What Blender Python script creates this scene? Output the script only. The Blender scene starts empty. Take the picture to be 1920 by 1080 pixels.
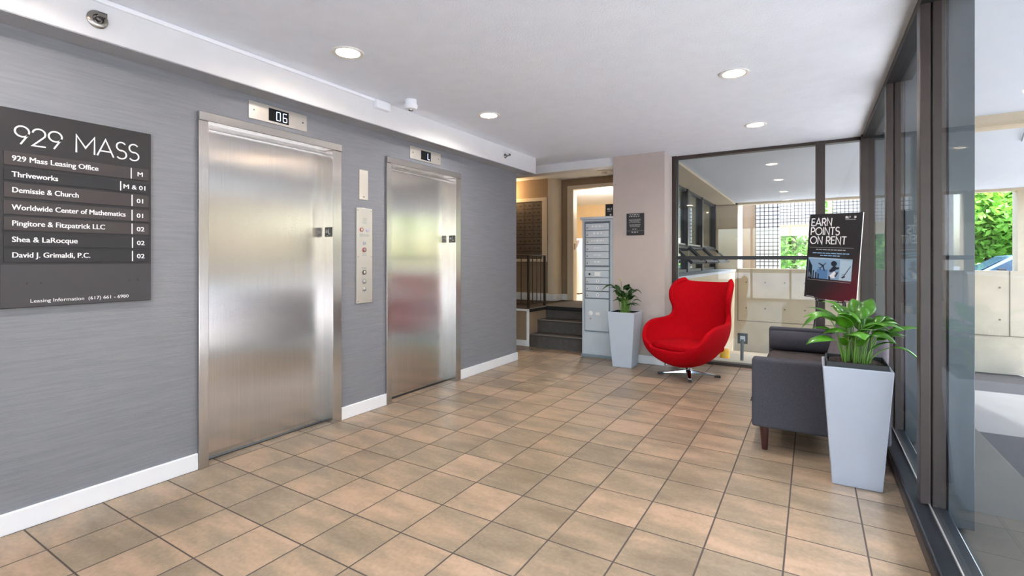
import bpy, bmesh, math, random
from mathutils import Vector, Matrix, Euler
random.seed(7)
scene = bpy.context.scene
COL = scene.collection
PI = math.pi

def lin(c):
    return tuple(((x/255)/12.92 if x/255 <= .04045 else ((x/255+.055)/1.055)**2.4) for x in c) + (1.0,)

# ------------------------------------------------------------------ camera
YAW = math.radians(31.39)
cam_data = bpy.data.cameras.new('camera'); cam = bpy.data.objects.new('camera', cam_data); COL.objects.link(cam)
cam.location = (0, 0, 1.28); cam.rotation_euler = (PI/2, 0, YAW)
cam_data.sensor_fit = 'HORIZONTAL'; cam_data.sensor_width = 36.0
cam_data.lens = 36.0*921/1920; cam_data.shift_y = -54/1920
cam_data.clip_start = .05; cam_data.clip_end = 400
scene.camera = cam
# ------------------------------------------------------------------ world, sun, exposure
world = bpy.data.worlds.new('sky'); scene.world = world; world.use_nodes = True
wn = world.node_tree; wn.nodes.clear()
sky = wn.nodes.new('ShaderNodeTexSky'); sky.sky_type = 'NISHITA'; sky.sun_disc = False
sky.sun_elevation = math.radians(52); sky.sun_rotation = math.radians(74); sky.dust_density = 2.5; sky.ozone_density = .8
bg = wn.nodes.new('ShaderNodeBackground'); bg.inputs['Strength'].default_value = .75
wo = wn.nodes.new('ShaderNodeOutputWorld')
wn.links.new(sky.outputs[0], bg.inputs[0]); wn.links.new(bg.outputs[0], wo.inputs[0])
sun_d = bpy.data.lights.new('sun', 'SUN'); sun_d.energy = 2.1; sun_d.angle = math.radians(1.0); sun_d.color = (.93, .97, 1.0)
sun = bpy.data.objects.new('sun', sun_d); COL.objects.link(sun)
sun.rotation_euler = Vector((.75, .22, 1.0)).to_track_quat('Z', 'Y').to_euler()
LAMP_W = 1.8
vs = scene.view_settings
vs.view_transform = 'Standard'; vs.look = 'None'; vs.gamma = 1.0; vs.use_curve_mapping = False; vs.exposure = 1.66
cy = scene.cycles
cy.max_bounces = 10; cy.diffuse_bounces = 6; cy.glossy_bounces = 5; cy.transparent_max_bounces = 12; cy.transmission_bounces = 6
cy.sample_clamp_indirect = 30.0; cy.use_denoising = True; cy.caustics_reflective = False; cy.caustics_refractive = False

# ------------------------------------------------------------------ materials
MATS = {}
def mat(name, col, rough=.6, metal=0.0, var=0.0, vscale=8.0, bump=0.0, bscale=60.0, spec=.5, stretch=None, emis=None, estr=0.0, coat=0.0, sheen=0.0):
    m = bpy.data.materials.new(name); m.use_nodes = True; MATS[name] = m
    nt = m.node_tree; b = nt.nodes['Principled BSDF']
    c = lin(col)
    b.inputs['Base Color'].default_value = c; b.inputs['Roughness'].default_value = rough
    b.inputs['Metallic'].default_value = metal; b.inputs['Specular IOR Level'].default_value = spec
    if coat: b.inputs['Coat Weight'].default_value = coat; b.inputs['Coat Roughness'].default_value = .1
    if sheen: b.inputs['Sheen Weight'].default_value = sheen
    if emis: b.inputs['Emission Color'].default_value = lin(emis); b.inputs['Emission Strength'].default_value = estr
    tc = nt.nodes.new('ShaderNodeTexCoord'); src = tc.outputs['Object']
    if stretch:
        mp = nt.nodes.new('ShaderNodeMapping'); mp.inputs['Scale'].default_value = stretch
        nt.links.new(src, mp.inputs[0]); src = mp.outputs[0]
    n = nt.nodes.new('ShaderNodeTexNoise'); n.inputs['Scale'].default_value = vscale; n.inputs['Detail'].default_value = 5
    nt.links.new(src, n.inputs['Vector'])
    r = nt.nodes.new('ShaderNodeMixRGB'); r.blend_type = 'MIX'
    v = max(var, .015)
    r.inputs[1].default_value = tuple(min(1, x*(1-v)) for x in c[:3])+(1,); r.inputs[2].default_value = tuple(min(1, x*(1+v)) for x in c[:3])+(1,)
    cr = nt.nodes.new('ShaderNodeValToRGB'); cr.color_ramp.elements[0].position = .35; cr.color_ramp.elements[1].position = .65
    nt.links.new(n.outputs[0], cr.inputs[0]); nt.links.new(cr.outputs[0], r.inputs[0]); nt.links.new(r.outputs[0], b.inputs['Base Color'])
    if bump:
        n2 = nt.nodes.new('ShaderNodeTexNoise'); n2.inputs['Scale'].default_value = bscale; n2.inputs['Detail'].default_value = 4
        nt.links.new(src, n2.inputs['Vector'])
        bp = nt.nodes.new('ShaderNodeBump'); bp.inputs['Strength'].default_value = bump; bp.inputs['Distance'].default_value = .01
        nt.links.new(n2.outputs[0], bp.inputs['Height']); nt.links.new(bp.outputs[0], b.inputs['Normal'])
    return m

mat('ceiling_paint', (234,240,250), .9, bump=.35, bscale=110)
mat('white_paint', (218,219,221), .6, bump=.12, bscale=160)
mat('plaster_shade', (166,168,172), .95, bump=.6, bscale=120)  # grainy white plaster, darkened to carry the shade under the bulkhead
mat('white_gloss', (238,240,244), .35)
mat('wall_vinyl', (132,133,139), .75, var=.06, vscale=22, bump=.25, bscale=90, stretch=(1, .22, 4.5))
mat('taupe', (186,174,168), .8, bump=.08, bscale=150)
mat('tan_wall', (158,136,112), .8, bump=.08, bscale=150)
mat('cream_trim', (226,212,190), .5)
mat('laundry_wall', (228,204,164), .8)
mat('frame_bronze', (60,50,46), .42, metal=.2, var=.06)
mat('frame_black', (30,30,32), .38, metal=.2, var=.08)
mat('fin_grey', (72,78,82), .38, metal=.55, var=.08, vscale=5)
mat('sill_black', (26,28,32), .30, var=.35, vscale=4, bump=.05)
mat('sign_black', (38,35,36), .45, var=.03)
mat('sign_brown', (58,51,50), .5)
mat('sign_dark', (30,29,31), .45)
mat('sign_grey', (60,58,60), .5)
mat('letter_white', (232,230,230), .5)
mat('letter_grey', (170,170,172), .5)
mat('letter_blue', (140,180,210), .5)
mat('steel_plate', (216,210,202), .34, metal=.75, var=.02)
mat('chrome', (205,207,210), .12, metal=1.0)
mat('nickel', (150,145,140), .25, metal=1.0)
mat('screen_black', (10,10,12), .15)
mat('digit_glow', (190,215,255), .4, emis=(190,215,255), estr=2.2)
mat('amber_glow', (200,230,255), .4)
mat('button_dark', (70,66,66), .4)
mat('button_red', (170,70,60), .4)
mat('button_grey', (160,165,168), .3, metal=.6)
mat('button_lilac', (196,190,214), .4)
mat('red_wool', (178,0,16), .85, var=.06, vscale=40, bump=.12, bscale=500, spec=.12)
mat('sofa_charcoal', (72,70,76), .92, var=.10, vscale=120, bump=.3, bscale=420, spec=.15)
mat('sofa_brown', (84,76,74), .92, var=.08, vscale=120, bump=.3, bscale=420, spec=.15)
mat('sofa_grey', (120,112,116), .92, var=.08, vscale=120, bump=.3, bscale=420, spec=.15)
mat('wood_dark', (58,16,18), .3, var=.25, vscale=14, stretch=(1,1,.15), coat=.4)
mat('planter_silver', (176,181,192), .33, metal=.3, var=.03, vscale=3)
mat('planter_white', (186,194,206), .4, metal=.1, var=.02, vscale=3)
mat('pot_black', (24,25,28), .45)
mat('soil', (60,42,30), .95, var=.4, vscale=60, bump=.8, bscale=90)
mat('leaf_green', (78,136,30), .30, var=.45, vscale=9, coat=.15)
mat('leaf_dark', (40,78,32), .34, var=.35, vscale=14, coat=.2)
mat('leaf_yellow', (196,200,40), .5)
mat('stem_green', (92,132,46), .45)
mat('cabinet_grey', (192,200,208), .42, metal=.25, var=.02)
mat('cabinet_edge', (128,140,150), .42, metal=.25)
mat('cabinet_dark', (98,106,114), .5)
mat('mail_grey', (128,118,110), .4, metal=.5, var=.05)
mat('mail_dark', (52,46,44), .5)
mat('brass_key', (170,140,110), .35, metal=.7)
mat('carpet_dark', (70,60,50), .98, var=.25, vscale=90, bump=.6, bscale=200)
mat('stair_rubber', (78,72,68), .8, var=.12, vscale=30)
mat('nosing_black', (22,21,21), .6)
mat('rail_metal', (66,58,50), .4, metal=.6)
mat('washer_white', (236,236,238), .35)
mat('concrete', (172,160,138), .85, var=.06, vscale=2.5, bump=.1, bscale=40)
mat('concrete_pier', (182,168,144), .85, var=.03, vscale=2.5, bump=.06, bscale=40)
mat('concrete_hole', (110,100,88), .9)
mat('porch_ceiling', (184,190,198), .9, bump=.1, bscale=60)
mat('pavement', (70,69,65), .95, var=.10, vscale=3, bump=.15, bscale=80, spec=.15)
mat('apron', (84,84,83), .9, var=.06, vscale=3)
mat('bounce_paving', (180,178,175), .9, var=.05, vscale=3)  # pale on purpose: unseen ground that bounces sunlight onto the lobby ceiling
mat('asphalt', (44,44,46), .95, var=.18, vscale=40, bump=.4, bscale=160, spec=.15)
mat('street', (158,157,154), .92, var=.1, vscale=20)  # hidden road surface, paled to throw light up into the court
mat('facade', (156,126,98), .85, var=.04, vscale=1.5)
mat('yellow_paint', (226,170,30), .5)
mat('tile_white', (204,203,198), .4)
mat('grid_line', (74,76,78), .6)
mat('bark', (84,66,48), .9, var=.3, vscale=20, bump=.5, bscale=30)
mat('tree_leaf', (130,176,74), .6, var=.35, vscale=3)
mat('tree_leaf_dark', (90,134,62), .6, var=.35, vscale=3)
mat('car_blue', (150,180,214), .25, metal=.3, coat=.6)
mat('car_white', (230,232,236), .25, coat=.6)
mat('car_glass', (70,92,110), .08)
mat('tyre', (24,24,25), .8)
mat('car_red', (200,30,40), .3)
mat('poster_black', (34,32,34), .5)
mat('poster_blue', (128,160,190), .5, var=.06, vscale=5)
mat('poster_blue_light', (168,190,206), .5)
mat('poster_blue_deep', (84,124,170), .5)
mat('poster_ink', (28,36,50), .5)
mat('paper_dark', (110,92,84), .6)
mat('lamp_trim', (238,236,232), .4)
mat('lamp_glow', (255,238,214), .5, emis=(255,236,210), estr=24.0)
mat('sconce_glow', (255,190,100), .5, emis=(255,180,90), estr=6.0)
mat('dead_leaf', (150,96,50), .8, var=.3)
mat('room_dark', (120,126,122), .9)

for nm_, tc_ in (('leaf_green',(120,190,40)), ('leaf_dark',(70,130,40)), ('tree_leaf',(150,210,70)), ('tree_leaf_dark',(100,160,60))):
    nt = MATS[nm_].node_tree; pb_ = nt.nodes['Principled BSDF']; tl = nt.nodes.new('ShaderNodeBsdfTranslucent'); tl.inputs[0].default_value = lin(tc_)
    mx = nt.nodes.new('ShaderNodeMixShader'); mx.inputs[0].default_value = .28; ou = nt.nodes['Material Output']
    nt.links.new(pb_.outputs[0], mx.inputs[1]); nt.links.new(tl.outputs[0], mx.inputs[2]); nt.links.new(mx.outputs[0], ou.inputs[0])
# burgundy fade printed on the lower part of the poster
m = mat('poster_print', (34,32,34), .5); nt = m.node_tree; b = nt.nodes['Principled BSDF']
tc = nt.nodes.new('ShaderNodeTexCoord'); sp = nt.nodes.new('ShaderNodeSeparateXYZ'); nt.links.new(tc.outputs['Object'], sp.inputs[0])
ma = nt.nodes.new('ShaderNodeMath'); ma.operation = 'MULTIPLY_ADD'; ma.inputs[1].default_value = -1.9; ma.inputs[2].default_value = .42; nt.links.new(sp.outputs['Z'], ma.inputs[0])
mb_ = nt.nodes.new('ShaderNodeMath'); mb_.operation = 'MULTIPLY_ADD'; mb_.inputs[1].default_value = 1.9; nt.links.new(sp.outputs['X'], mb_.inputs[0]); nt.links.new(ma.outputs[0], mb_.inputs[2]); mb_.use_clamp = True
cr = nt.nodes.new('ShaderNodeValToRGB'); cr.color_ramp.elements[0].color = lin((33,31,33)); cr.color_ramp.elements[1].color = lin((104,10,32))
nt.links.new(mb_.outputs[0], cr.inputs[0]); nt.links.new(cr.outputs[0], b.inputs['Base Color'])

# brushed steel
def brushed(name, col, rough, aniso, rot):
    m = mat(name, col, rough, metal=1.0, var=.04, vscale=30, stretch=(1, 6, .08)); b = m.node_tree.nodes['Principled BSDF']
    b.inputs['Anisotropic'].default_value = aniso; b.inputs['Anisotropic Rotation'].default_value = rot
    t = m.node_tree.nodes.new('ShaderNodeCombineXYZ'); t.inputs[0].default_value = .6; t.inputs[1].default_value = .8
    m.node_tree.links.new(t.outputs[0], b.inputs['Tangent'])
    return m
brushed('steel_door', (206,202,198), .205, .95, 0)
brushed('steel_frame', (202,198,194), .24, .7, 0)

# clear glass: straight-through with a faint reflection
def glass(name, tint, spec=1.0):
    m = bpy.data.materials.new(name); m.use_nodes = True; MATS[name] = m
    nt = m.node_tree; nt.nodes.clear()
    o = nt.nodes.new('ShaderNodeOutputMaterial'); mx = nt.nodes.new('ShaderNodeMixShader')
    tr = nt.nodes.new('ShaderNodeBsdfTransparent'); gl = nt.nodes.new('ShaderNodeBsdfGlossy'); fr = nt.nodes.new('ShaderNodeFresnel')
    tr.inputs[0].default_value = tint; gl.inputs['Roughness'].default_value = .01; fr.inputs[0].default_value = 1.5
    mu = nt.nodes.new('ShaderNodeMath'); mu.operation = 'MULTIPLY'; mu.inputs[1].default_value = spec; mu.use_clamp = True
    ge = nt.nodes.new('ShaderNodeNewGeometry'); io = nt.nodes.new('ShaderNodeMath'); io.operation = 'MULTIPLY_ADD'; io.inputs[1].default_value = 1/1.5-1.5; io.inputs[2].default_value = 1.5
    nt.links.new(ge.outputs['Backfacing'], io.inputs[0]); nt.links.new(io.outputs[0], fr.inputs[0])
    nt.links.new(fr.outputs[0], mu.inputs[0]); nt.links.new(mu.outputs[0], mx.inputs[0])
    nt.links.new(tr.outputs[0], mx.inputs[1]); nt.links.new(gl.outputs[0], mx.inputs[2]); nt.links.new(mx.outputs[0], o.inputs[0])
glass('glass_clear', (.97,.985,.98,1), .24)
glass('glass_back', (.97,.985,.98,1), .8)
glass('glass_green', (.72,.80,.77,1), 1.3)

# floor tile
def floor_tiles():
    m = bpy.data.materials.new('floor_tile'); m.use_nodes = True; MATS['floor_tile'] = m
    nt = m.node_tree; b = nt.nodes['Principled BSDF']; L = nt.links.new
    def N(t, **k):
        n = nt.nodes.new(t)
        for a, v in k.items(): setattr(n, a, v)
        return n
    def M(op, a, bb=None, c=None):
        n = N('ShaderNodeMath', operation=op)
        for i, v in enumerate((a, bb, c)):
            if v is None: continue
            if isinstance(v, (int, float)): n.inputs[i].default_value = v
            else: L(v, n.inputs[i])
        return n.outputs[0]
    tc = N('ShaderNodeTexCoord'); s = N('ShaderNodeSeparateXYZ'); L(tc.outputs['Object'], s.inputs[0])
    tx, ty = .3083, .3035
    u = M('DIVIDE', M('ADD', s.outputs[0], 2.567+tx*20), tx); v = M('DIVIDE', M('ADD', s.outputs[1], -1.0845+ty*40), ty)
    fu, fv = M('FRACT', u), M('FRACT', v)
    du = M('MINIMUM', fu, M('SUBTRACT', 1.0, fu)); dv = M('MINIMUM', fv, M('SUBTRACT', 1.0, fv))
    d = M('MINIMUM', du, dv)
    g = N('ShaderNodeMapRange'); g.interpolation_type = 'SMOOTHSTEP'; g.inputs[1].default_value = .007; g.inputs[2].default_value = .016; L(d, g.inputs[0])
    cid = N('ShaderNodeCombineXYZ'); L(M('FLOOR', u), cid.inputs[0]); L(M('FLOOR', v), cid.inputs[1])
    wnz = N('ShaderNodeTexWhiteNoise'); wnz.noise_dimensions = '3D'; L(cid.outputs[0], wnz.inputs['Vector'])
    # mottling, shifted per tile
    off = N('ShaderNodeVectorMath', operation='MULTIPLY_ADD'); L(wnz.outputs['Color'], off.inputs[0]); off.inputs[1].default_value = (9,9,9); L(tc.outputs['Object'], off.inputs[2])
    st = N('ShaderNodeMapping'); st.inputs['Scale'].default_value = (.55, 1.5, 1); L(off.outputs[0], st.inputs[0])
    n1 = N('ShaderNodeTexNoise'); n1.inputs['Scale'].default_value = 5.0; n1.inputs['Detail'].default_value = 7; n1.inputs['Roughness'].default_value = .6; L(st.outputs[0], n1.inputs['Vector'])
    n2 = N('ShaderNodeTexNoise'); n2.inputs['Scale'].default_value = 55; n2.inputs['Detail'].default_value = 4; L(off.outputs[0], n2.inputs['Vector'])
    k = M('ADD', M('MULTIPLY', n1.outputs[0], .75), M('MULTIPLY', n2.outputs[0], .25))
    k = M('ADD', k, M('MULTIPLY', M('SUBTRACT', wnz.outputs['Value'], .5), .16))
    cr = N('ShaderNodeValToRGB'); e = cr.color_ramp.elements
    e[0].position = .33; e[0].color = lin((126,110,90)); e[1].position = .66; e[1].color = lin((178,150,125))
    x = e.new(.47); x.color = lin((146,128,106)); x = e.new(.55); x.color = lin((162,138,113))
    L(k, cr.inputs[0])
    mx = N('ShaderNodeMixRGB'); L(g.outputs[0], mx.inputs[0]); mx.inputs[1].default_value = lin((74,64,57)); L(cr.outputs[0], mx.inputs[2])
    L(mx.outputs[0], b.inputs['Base Color'])
    rg = M('ADD', M('MULTIPLY', M('SUBTRACT', 1.0, g.outputs[0]), .4), M('MULTIPLY_ADD', n1.outputs[0], .22, .22)); L(rg, b.inputs['Roughness'])
    b.inputs['Specular IOR Level'].default_value = .45
    h = M('ADD', M('MULTIPLY', g.outputs[0], 1.0), M('MULTIPLY', n2.outputs[0], .12))
    bp = N('ShaderNodeBump'); bp.inputs['Strength'].default_value = .35; bp.inputs['Distance'].default_value = .004; L(h, bp.inputs['Height']); L(bp.outputs[0], b.inputs['Normal'])
floor_tiles()

# ------------------------------------------------------------------ mesh helpers
class MB:
    def __init__(s, M=None): s.v = []; s.f = []; s.M = M
    def add(s, vs, fs):
        o = len(s.v); s.v += [Vector(p) for p in vs]; s.f += [tuple(i+o for i in f) for f in fs]; return s
    def box(s, x0, x1, y0, y1, z0, z1):
        return s.add([(x0,y0,z0),(x1,y0,z0),(x1,y1,z0),(x0,y1,z0),(x0,y0,z1),(x1,y0,z1),(x1,y1,z1),(x0,y1,z1)],
                     [(0,3,2,1),(4,5,6,7),(0,1,5,4),(1,2,6,5),(2,3,7,6),(3,0,4,7)])
    def hexa(s, p): return s.add(p, [(0,3,2,1),(4,5,6,7),(0,1,5,4),(1,2,6,5),(2,3,7,6),(3,0,4,7)])
    def prism(s, poly, d):
        n = len(poly); d = Vector(d); a = [Vector(p) for p in poly]
        return s.add(a+[p+d for p in a], [tuple(range(n))[::-1], tuple(range(n, 2*n))]+[(i,(i+1)%n,n+(i+1)%n,n+i) for i in range(n)])
    def cyl(s, p0, p1, r0, r1=None, n=20):
        return s.tube([p0, p1], [r0, r0 if r1 is None else r1], n)
    def tube(s, path, r, n=8):
        P = [Vector(p) for p in path]; m = len(P)
        R = r if isinstance(r, (list, tuple)) else [r]*m
        vs = []; t0 = (P[1]-P[0]).normalized(); a = t0.orthogonal().normalized()
        for i, p in enumerate(P):
            t = (P[min(i+1,m-1)]-P[max(i-1,0)]).normalized()
            a = (a-t*a.dot(t)).normalized(); bb = t.cross(a)
            vs += [p+(a*math.cos(2*PI*k/n)+bb*math.sin(2*PI*k/n))*R[i] for k in range(n)]
        fs = [(i*n+k, i*n+(k+1)%n, (i+1)*n+(k+1)%n, (i+1)*n+k) for i in range(m-1) for k in range(n)]
        fs += [tuple(range(n))[::-1], tuple(range((m-1)*n, m*n))]
        return s.add(vs, fs)
    def lathe(s, prof, c, n=28, axis='Z'):
        vs = []
        for r, h in prof:
            for k in range(n):
                q = (r*math.cos(2*PI*k/n), r*math.sin(2*PI*k/n))
                v = {'Z': (q[0],q[1],h), 'X': (h,q[0],q[1]), 'Y': (q[0],h,q[1])}[axis]
                vs.append(Vector(v)+Vector(c))
        m = len(prof)
        fs = [(i*n+k, i*n+(k+1)%n, (i+1)*n+(k+1)%n, (i+1)*n+k) for i in range(m-1) for k in range(n)]
        fs += [tuple(range(n))[::-1], tuple(range((m-1)*n, m*n))]
        return s.add(vs, fs)
    def strip(s, rows):
        n = len(rows[0]); o = [p for r in rows for p in r]
        return s.add(o, [(i*n+k, i*n+k+1, (i+1)*n+k+1, (i+1)*n+k) for i in range(len(rows)-1) for k in range(n-1)])
    def ball(s, c, r, n=16, sz=(1,1,1)):
        m = n//2; vs = []; c = Vector(c)
        for i in range(m+1):
            a = -PI/2+PI*i/m
            for k in range(n): vs.append(c+Vector((r*sz[0]*math.cos(a)*math.cos(2*PI*k/n), r*sz[1]*math.cos(a)*math.sin(2*PI*k/n), r*sz[2]*math.sin(a))))
        return s.add(vs, [(i*n+k, i*n+(k+1)%n, (i+1)*n+(k+1)%n, (i+1)*n+k) for i in range(m) for k in range(n)])
    def text(s, body, size, F, align='LEFT', ext=.0006, off=0.0, sx=1.0, spacing=1.0):
        c = bpy.data.curves.new('t', 'FONT'); c.body = body; c.size = size; c.extrude = ext; c.offset = off; c.align_x = align; c.space_character = spacing; c.resolution_u = 3
        o = bpy.data.objects.new('t', c); COL.objects.link(o); bpy.context.view_layer.update()
        me = bpy.data.meshes.new_from_object(o.evaluated_get(bpy.context.evaluated_depsgraph_get()))
        F = F @ Matrix.Diagonal((sx,1,1,1))
        s.add([F @ v.co for v in me.vertices], [tuple(p.vertices) for p in me.polygons])
        bpy.data.objects.remove(o); bpy.data.curves.remove(c); bpy.data.meshes.remove(me); return s
    def bold(s, body, size, F, **k):
        for dx in (-.0007, 0, .0007): s.text(body, size, F @ Matrix.Translation((dx, 0, dx*.02)), **k)
        return s
    def strokes(s, body, size, F, w=.09, ext=.0015, spacing=.16):
        x = 0
        for ch in body:
            if ch == ' ': x += .42; continue
            adv, lines = GLYPH[ch]
            for ln in lines: s._stroke([Vector((px+x, py)) for px, py in ln], w, size, F, ext)
            x += adv+spacing
        return x*size
    def _stroke(s, P, w, size, F, ext):
        n = len(P); closed = (P[0]-P[-1]).length < 1e-4
        L = []; R = []
        for i in range(n):
            a = P[i-1] if i else (P[-2] if closed else None); c = P[i+1] if i < n-1 else (P[1] if closed else None)
            d0 = (P[i]-a).normalized() if a is not None else None; d1 = (c-P[i]).normalized() if c is not None else None
            if d0 is None: d0 = d1
            if d1 is None: d1 = d0
            t = d0+d1
            t = t.normalized() if t.length > 1e-3 else d1
            nn = Vector((-t.y, t.x)); k = max(.45, abs(nn.dot(Vector((-d0.y, d0.x)))))
            L.append(P[i]+nn*w/2/k); R.append(P[i]-nn*w/2/k)
        vs = []
        for z in (0, ext):
            for q in L+R: vs.append(F @ Vector((q.x*size, q.y*size, z)))
        fs = []
        for i in range(n-1):
            a, b_, c, d = i, i+1, n+i+1, n+i; o = 2*n
            fs += [(d,c,b_,a), (a+o,b_+o,c+o,d+o), (a,b_,b_+o,a+o), (c,d,d+o,c+o)]
        s.add(vs, fs)
    def build(s, name, m, parent=None, bevel=0.0, seg=2, smooth=False, sub=0, solid=0.0, recalc=True):
        me = bpy.data.meshes.new(name)
        me.from_pydata([tuple((s.M @ p) if s.M else p) for p in s.v], [], s.f)
        bm = bmesh.new(); bm.from_mesh(me)
        if smooth and not sub: bmesh.ops.remove_doubles(bm, verts=bm.verts, dist=1e-6)
        if recalc: bmesh.ops.recalc_face_normals(bm, faces=bm.faces)
        bm.to_mesh(me); bm.free()
        me.materials.append(MATS[m])
        o = bpy.data.objects.new(name, me); COL.objects.link(o)
        if parent: o.parent = parent
        if solid: md = o.modifiers.new('solid', 'SOLIDIFY'); md.thickness = solid; md.offset = 0
        if bevel: md = o.modifiers.new('bevel', 'BEVEL'); md.width = bevel; md.segments = seg; md.limit_method = 'ANGLE'; md.angle_limit = math.radians(40)
        if sub: md = o.modifiers.new('sub', 'SUBSURF'); md.levels = sub; md.render_levels = sub
        if smooth or sub:
            for p in me.polygons: p.use_smooth = True
            if not sub and smooth != 'full':
                try: me.set_sharp_from_angle(angle=math.radians(40))
                except Exception: pass
        return o
def arc(cx, cy, r, a0, a1, n=18, ry=None):
    ry = r if ry is None else ry
    return [(cx+r*math.cos(math.radians(a0+(a1-a0)*i/n)), cy+ry*math.sin(math.radians(a0+(a1-a0)*i/n))) for i in range(n+1)]
def sshape(w=.52):
    return [arc(w/2, .745, w/2-.02, 35, 270, 16, .255) + arc(w/2, .255, w/2, 90, -145, 16, .255)]
GLYPH = {
 '9': (.60, [arc(.30,.69,.28,0,360,28), [(.565,.60),(.24,0)]]),
 '2': (.56, [arc(.28,.70,.26,175,-35,16)+[(.02,.02),(.56,.02)]]),
 'M': (.84, [[(0,0),(0,1),(.42,.32),(.84,1),(.84,0)]]),
 'A': (.80, [[(0,0),(.40,1),(.80,0)], [(.14,.30),(.66,.30)]]),
 'S': (.52, sshape()),
 'E': (.50, [[(.52,.04),(.04,.04),(.04,.96),(.52,.96)], [(.04,.52),(.46,.52)]]),
 'R': (.58, [[(.04,0),(.04,.96),(.30,.96)]+arc(.30,.71,.25,90,-90,12)+[(.04,.46)], [(.30,.46),(.58,0)]]),
 'N': (.70, [[(.04,0),(.04,1),(.66,0),(.66,1)]]),
 'P': (.56, [[(.04,0),(.04,.96),(.30,.96)]+arc(.30,.69,.27,90,-90,12)+[(.04,.42)]]),
 'O': (.98, [arc(.49,.5,.47,0,360,32)]),
 'I': (.10, [[(.05,0),(.05,1)]]),
 'T': (.60, [[(0,.96),(.60,.96)], [(.30,.96),(.30,0)]]),
 'L': (.46, [[(.04,1),(.04,.04),(.48,.04)]]),
 'B': (.56, [[(.04,.04),(.04,.96),(.30,.96)]+arc(.30,.74,.22,90,-90,10)+[(.04,.52)], [(.30,.52)]+arc(.31,.28,.24,90,-90,10)+[(.04,.04)]]),
}
def frame(o, r, u):
    r = Vector(r).normalized(); u = Vector(u).normalized(); n = r.cross(u)
    return Matrix(((r.x,u.x,n.x,o[0]),(r.y,u.y,n.y,o[1]),(r.z,u.z,n.z,o[2]),(0,0,0,1)))
def struct(o): o['kind'] = 'structure'; return o
def tag(o, label, cat, group=None, kind=None):
    o['label'] = label; o['category'] = cat
    if group: o['group'] = group
    if kind: o['kind'] = kind
    return o
def thing(name, label, cat, loc=(0,0,0), rot=(0,0,0), group=None):
    o = bpy.data.objects.new(name, None); COL.objects.link(o); o.location = loc; o.rotation_euler = rot; o.empty_display_size = .1
    return tag(o, label, cat, group)
def copy_tree(root, loc, label=None, rot=None):
    r = root.copy(); COL.objects.link(r); r.location = loc
    if rot: r.rotation_euler = rot
    if label: r['label'] = label
    for ch in list(root.children):
        c = ch.copy(); COL.objects.link(c); c.parent = r
        for g in list(ch.children):
            d = g.copy(); COL.objects.link(d); d.parent = c
    return r

# ================================================================== THE SETTING
H = 2.58
struct(MB().box(-6.2, .52, -4.0, 6.47, -.12, 0).box(-6.2, -2.155, 6.47, 8.0, -.12, 0).build('floor', 'floor_tile'))
struct(MB().box(-6.2, .60, -4.0, 6.02, H, H+.25).box(-2.155, .60, 6.02, 6.50, H, H+.25).build('ceiling', 'ceiling_paint'))
# lift wall with two openings
E1 = (1.557, 2.619); E2 = (3.105, 4.167)
for y0, y1 in ((-4.0, E1[0]), (E1[1], E2[0]), (E2[1], 5.35)): struct(MB().box(-3.45, -3.2, y0, y1, 0, H).build('wall_left', 'wall_vinyl'))
for e in (E1, E2): struct(MB().box(-3.45, -3.2, e[0], e[1], 2.185, H).build('wall_left', 'wall_vinyl'))
struct(MB().box(-6.2, -3.45, 4.6, 5.35, 0, H).build('wall_left', 'wall_vinyl'))
struct(MB().box(-3.2, -3.03, -4.0, 5.555, 2.378, H).build('trim_1', 'white_paint'))
struct(MB().box(-3.2, -3.032, -4.0, 5.553, 2.372, 2.378).build('trim_7', 'plaster_shade'))            # bulkhead above the lifts; underside plate has its shade painted in
bb = MB()
for y0, y1 in ((-4.0, 1.556), (2.622, 3.105), (4.165, 5.365)): bb.box(-3.2, -3.182, y0, y1, 0, .10)
bb.box(-3.6, -3.2, 5.35, 5.365, 0, .10)
struct(bb.build('baseboard_left', 'white_gloss', bevel=.004))
# pillar, its return and baseboard
struct(MB().box(-2.155, -1.51, 6.0, 6.52, 0, H).build('wall_pillar', 'taupe'))
struct(MB().box(-2.155, -2.06, 6.52, 8.0, 0, 2.8).build('wall_hall_side', 'tan_wall'))
struct(MB().box(-2.155, -1.495, 5.985, 6.0, 0, .10).box(-1.51, -1.495, 5.985, 6.36, 0, .10).build('baseboard_pillar', 'white_gloss', bevel=.004))
# back of the lobby behind the camera: glazed entrance wall
struct(MB().box(-3.45, -2.6, -4.2, -4.0, 0, H).box(-2.6, .6, -4.2, -4.0, 2.3, H).build('wall_front', 'taupe'))
f = MB()
for x in (-2.6, -1.6, -.55, .45): f.box(x-.03, x+.03, -4.14, -4.06, 0, 2.3)
f.box(-2.6, .48, -4.14, -4.06, 0, .08).box(-2.6, .48, -4.14, -4.06, 2.24, 2.3)
f = struct(f.build('window_4', 'frame_bronze'))
MB().box(-2.57, .45, -4.105, -4.095, .08, 2.24).build('pane', 'glass_clear', f)

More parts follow.
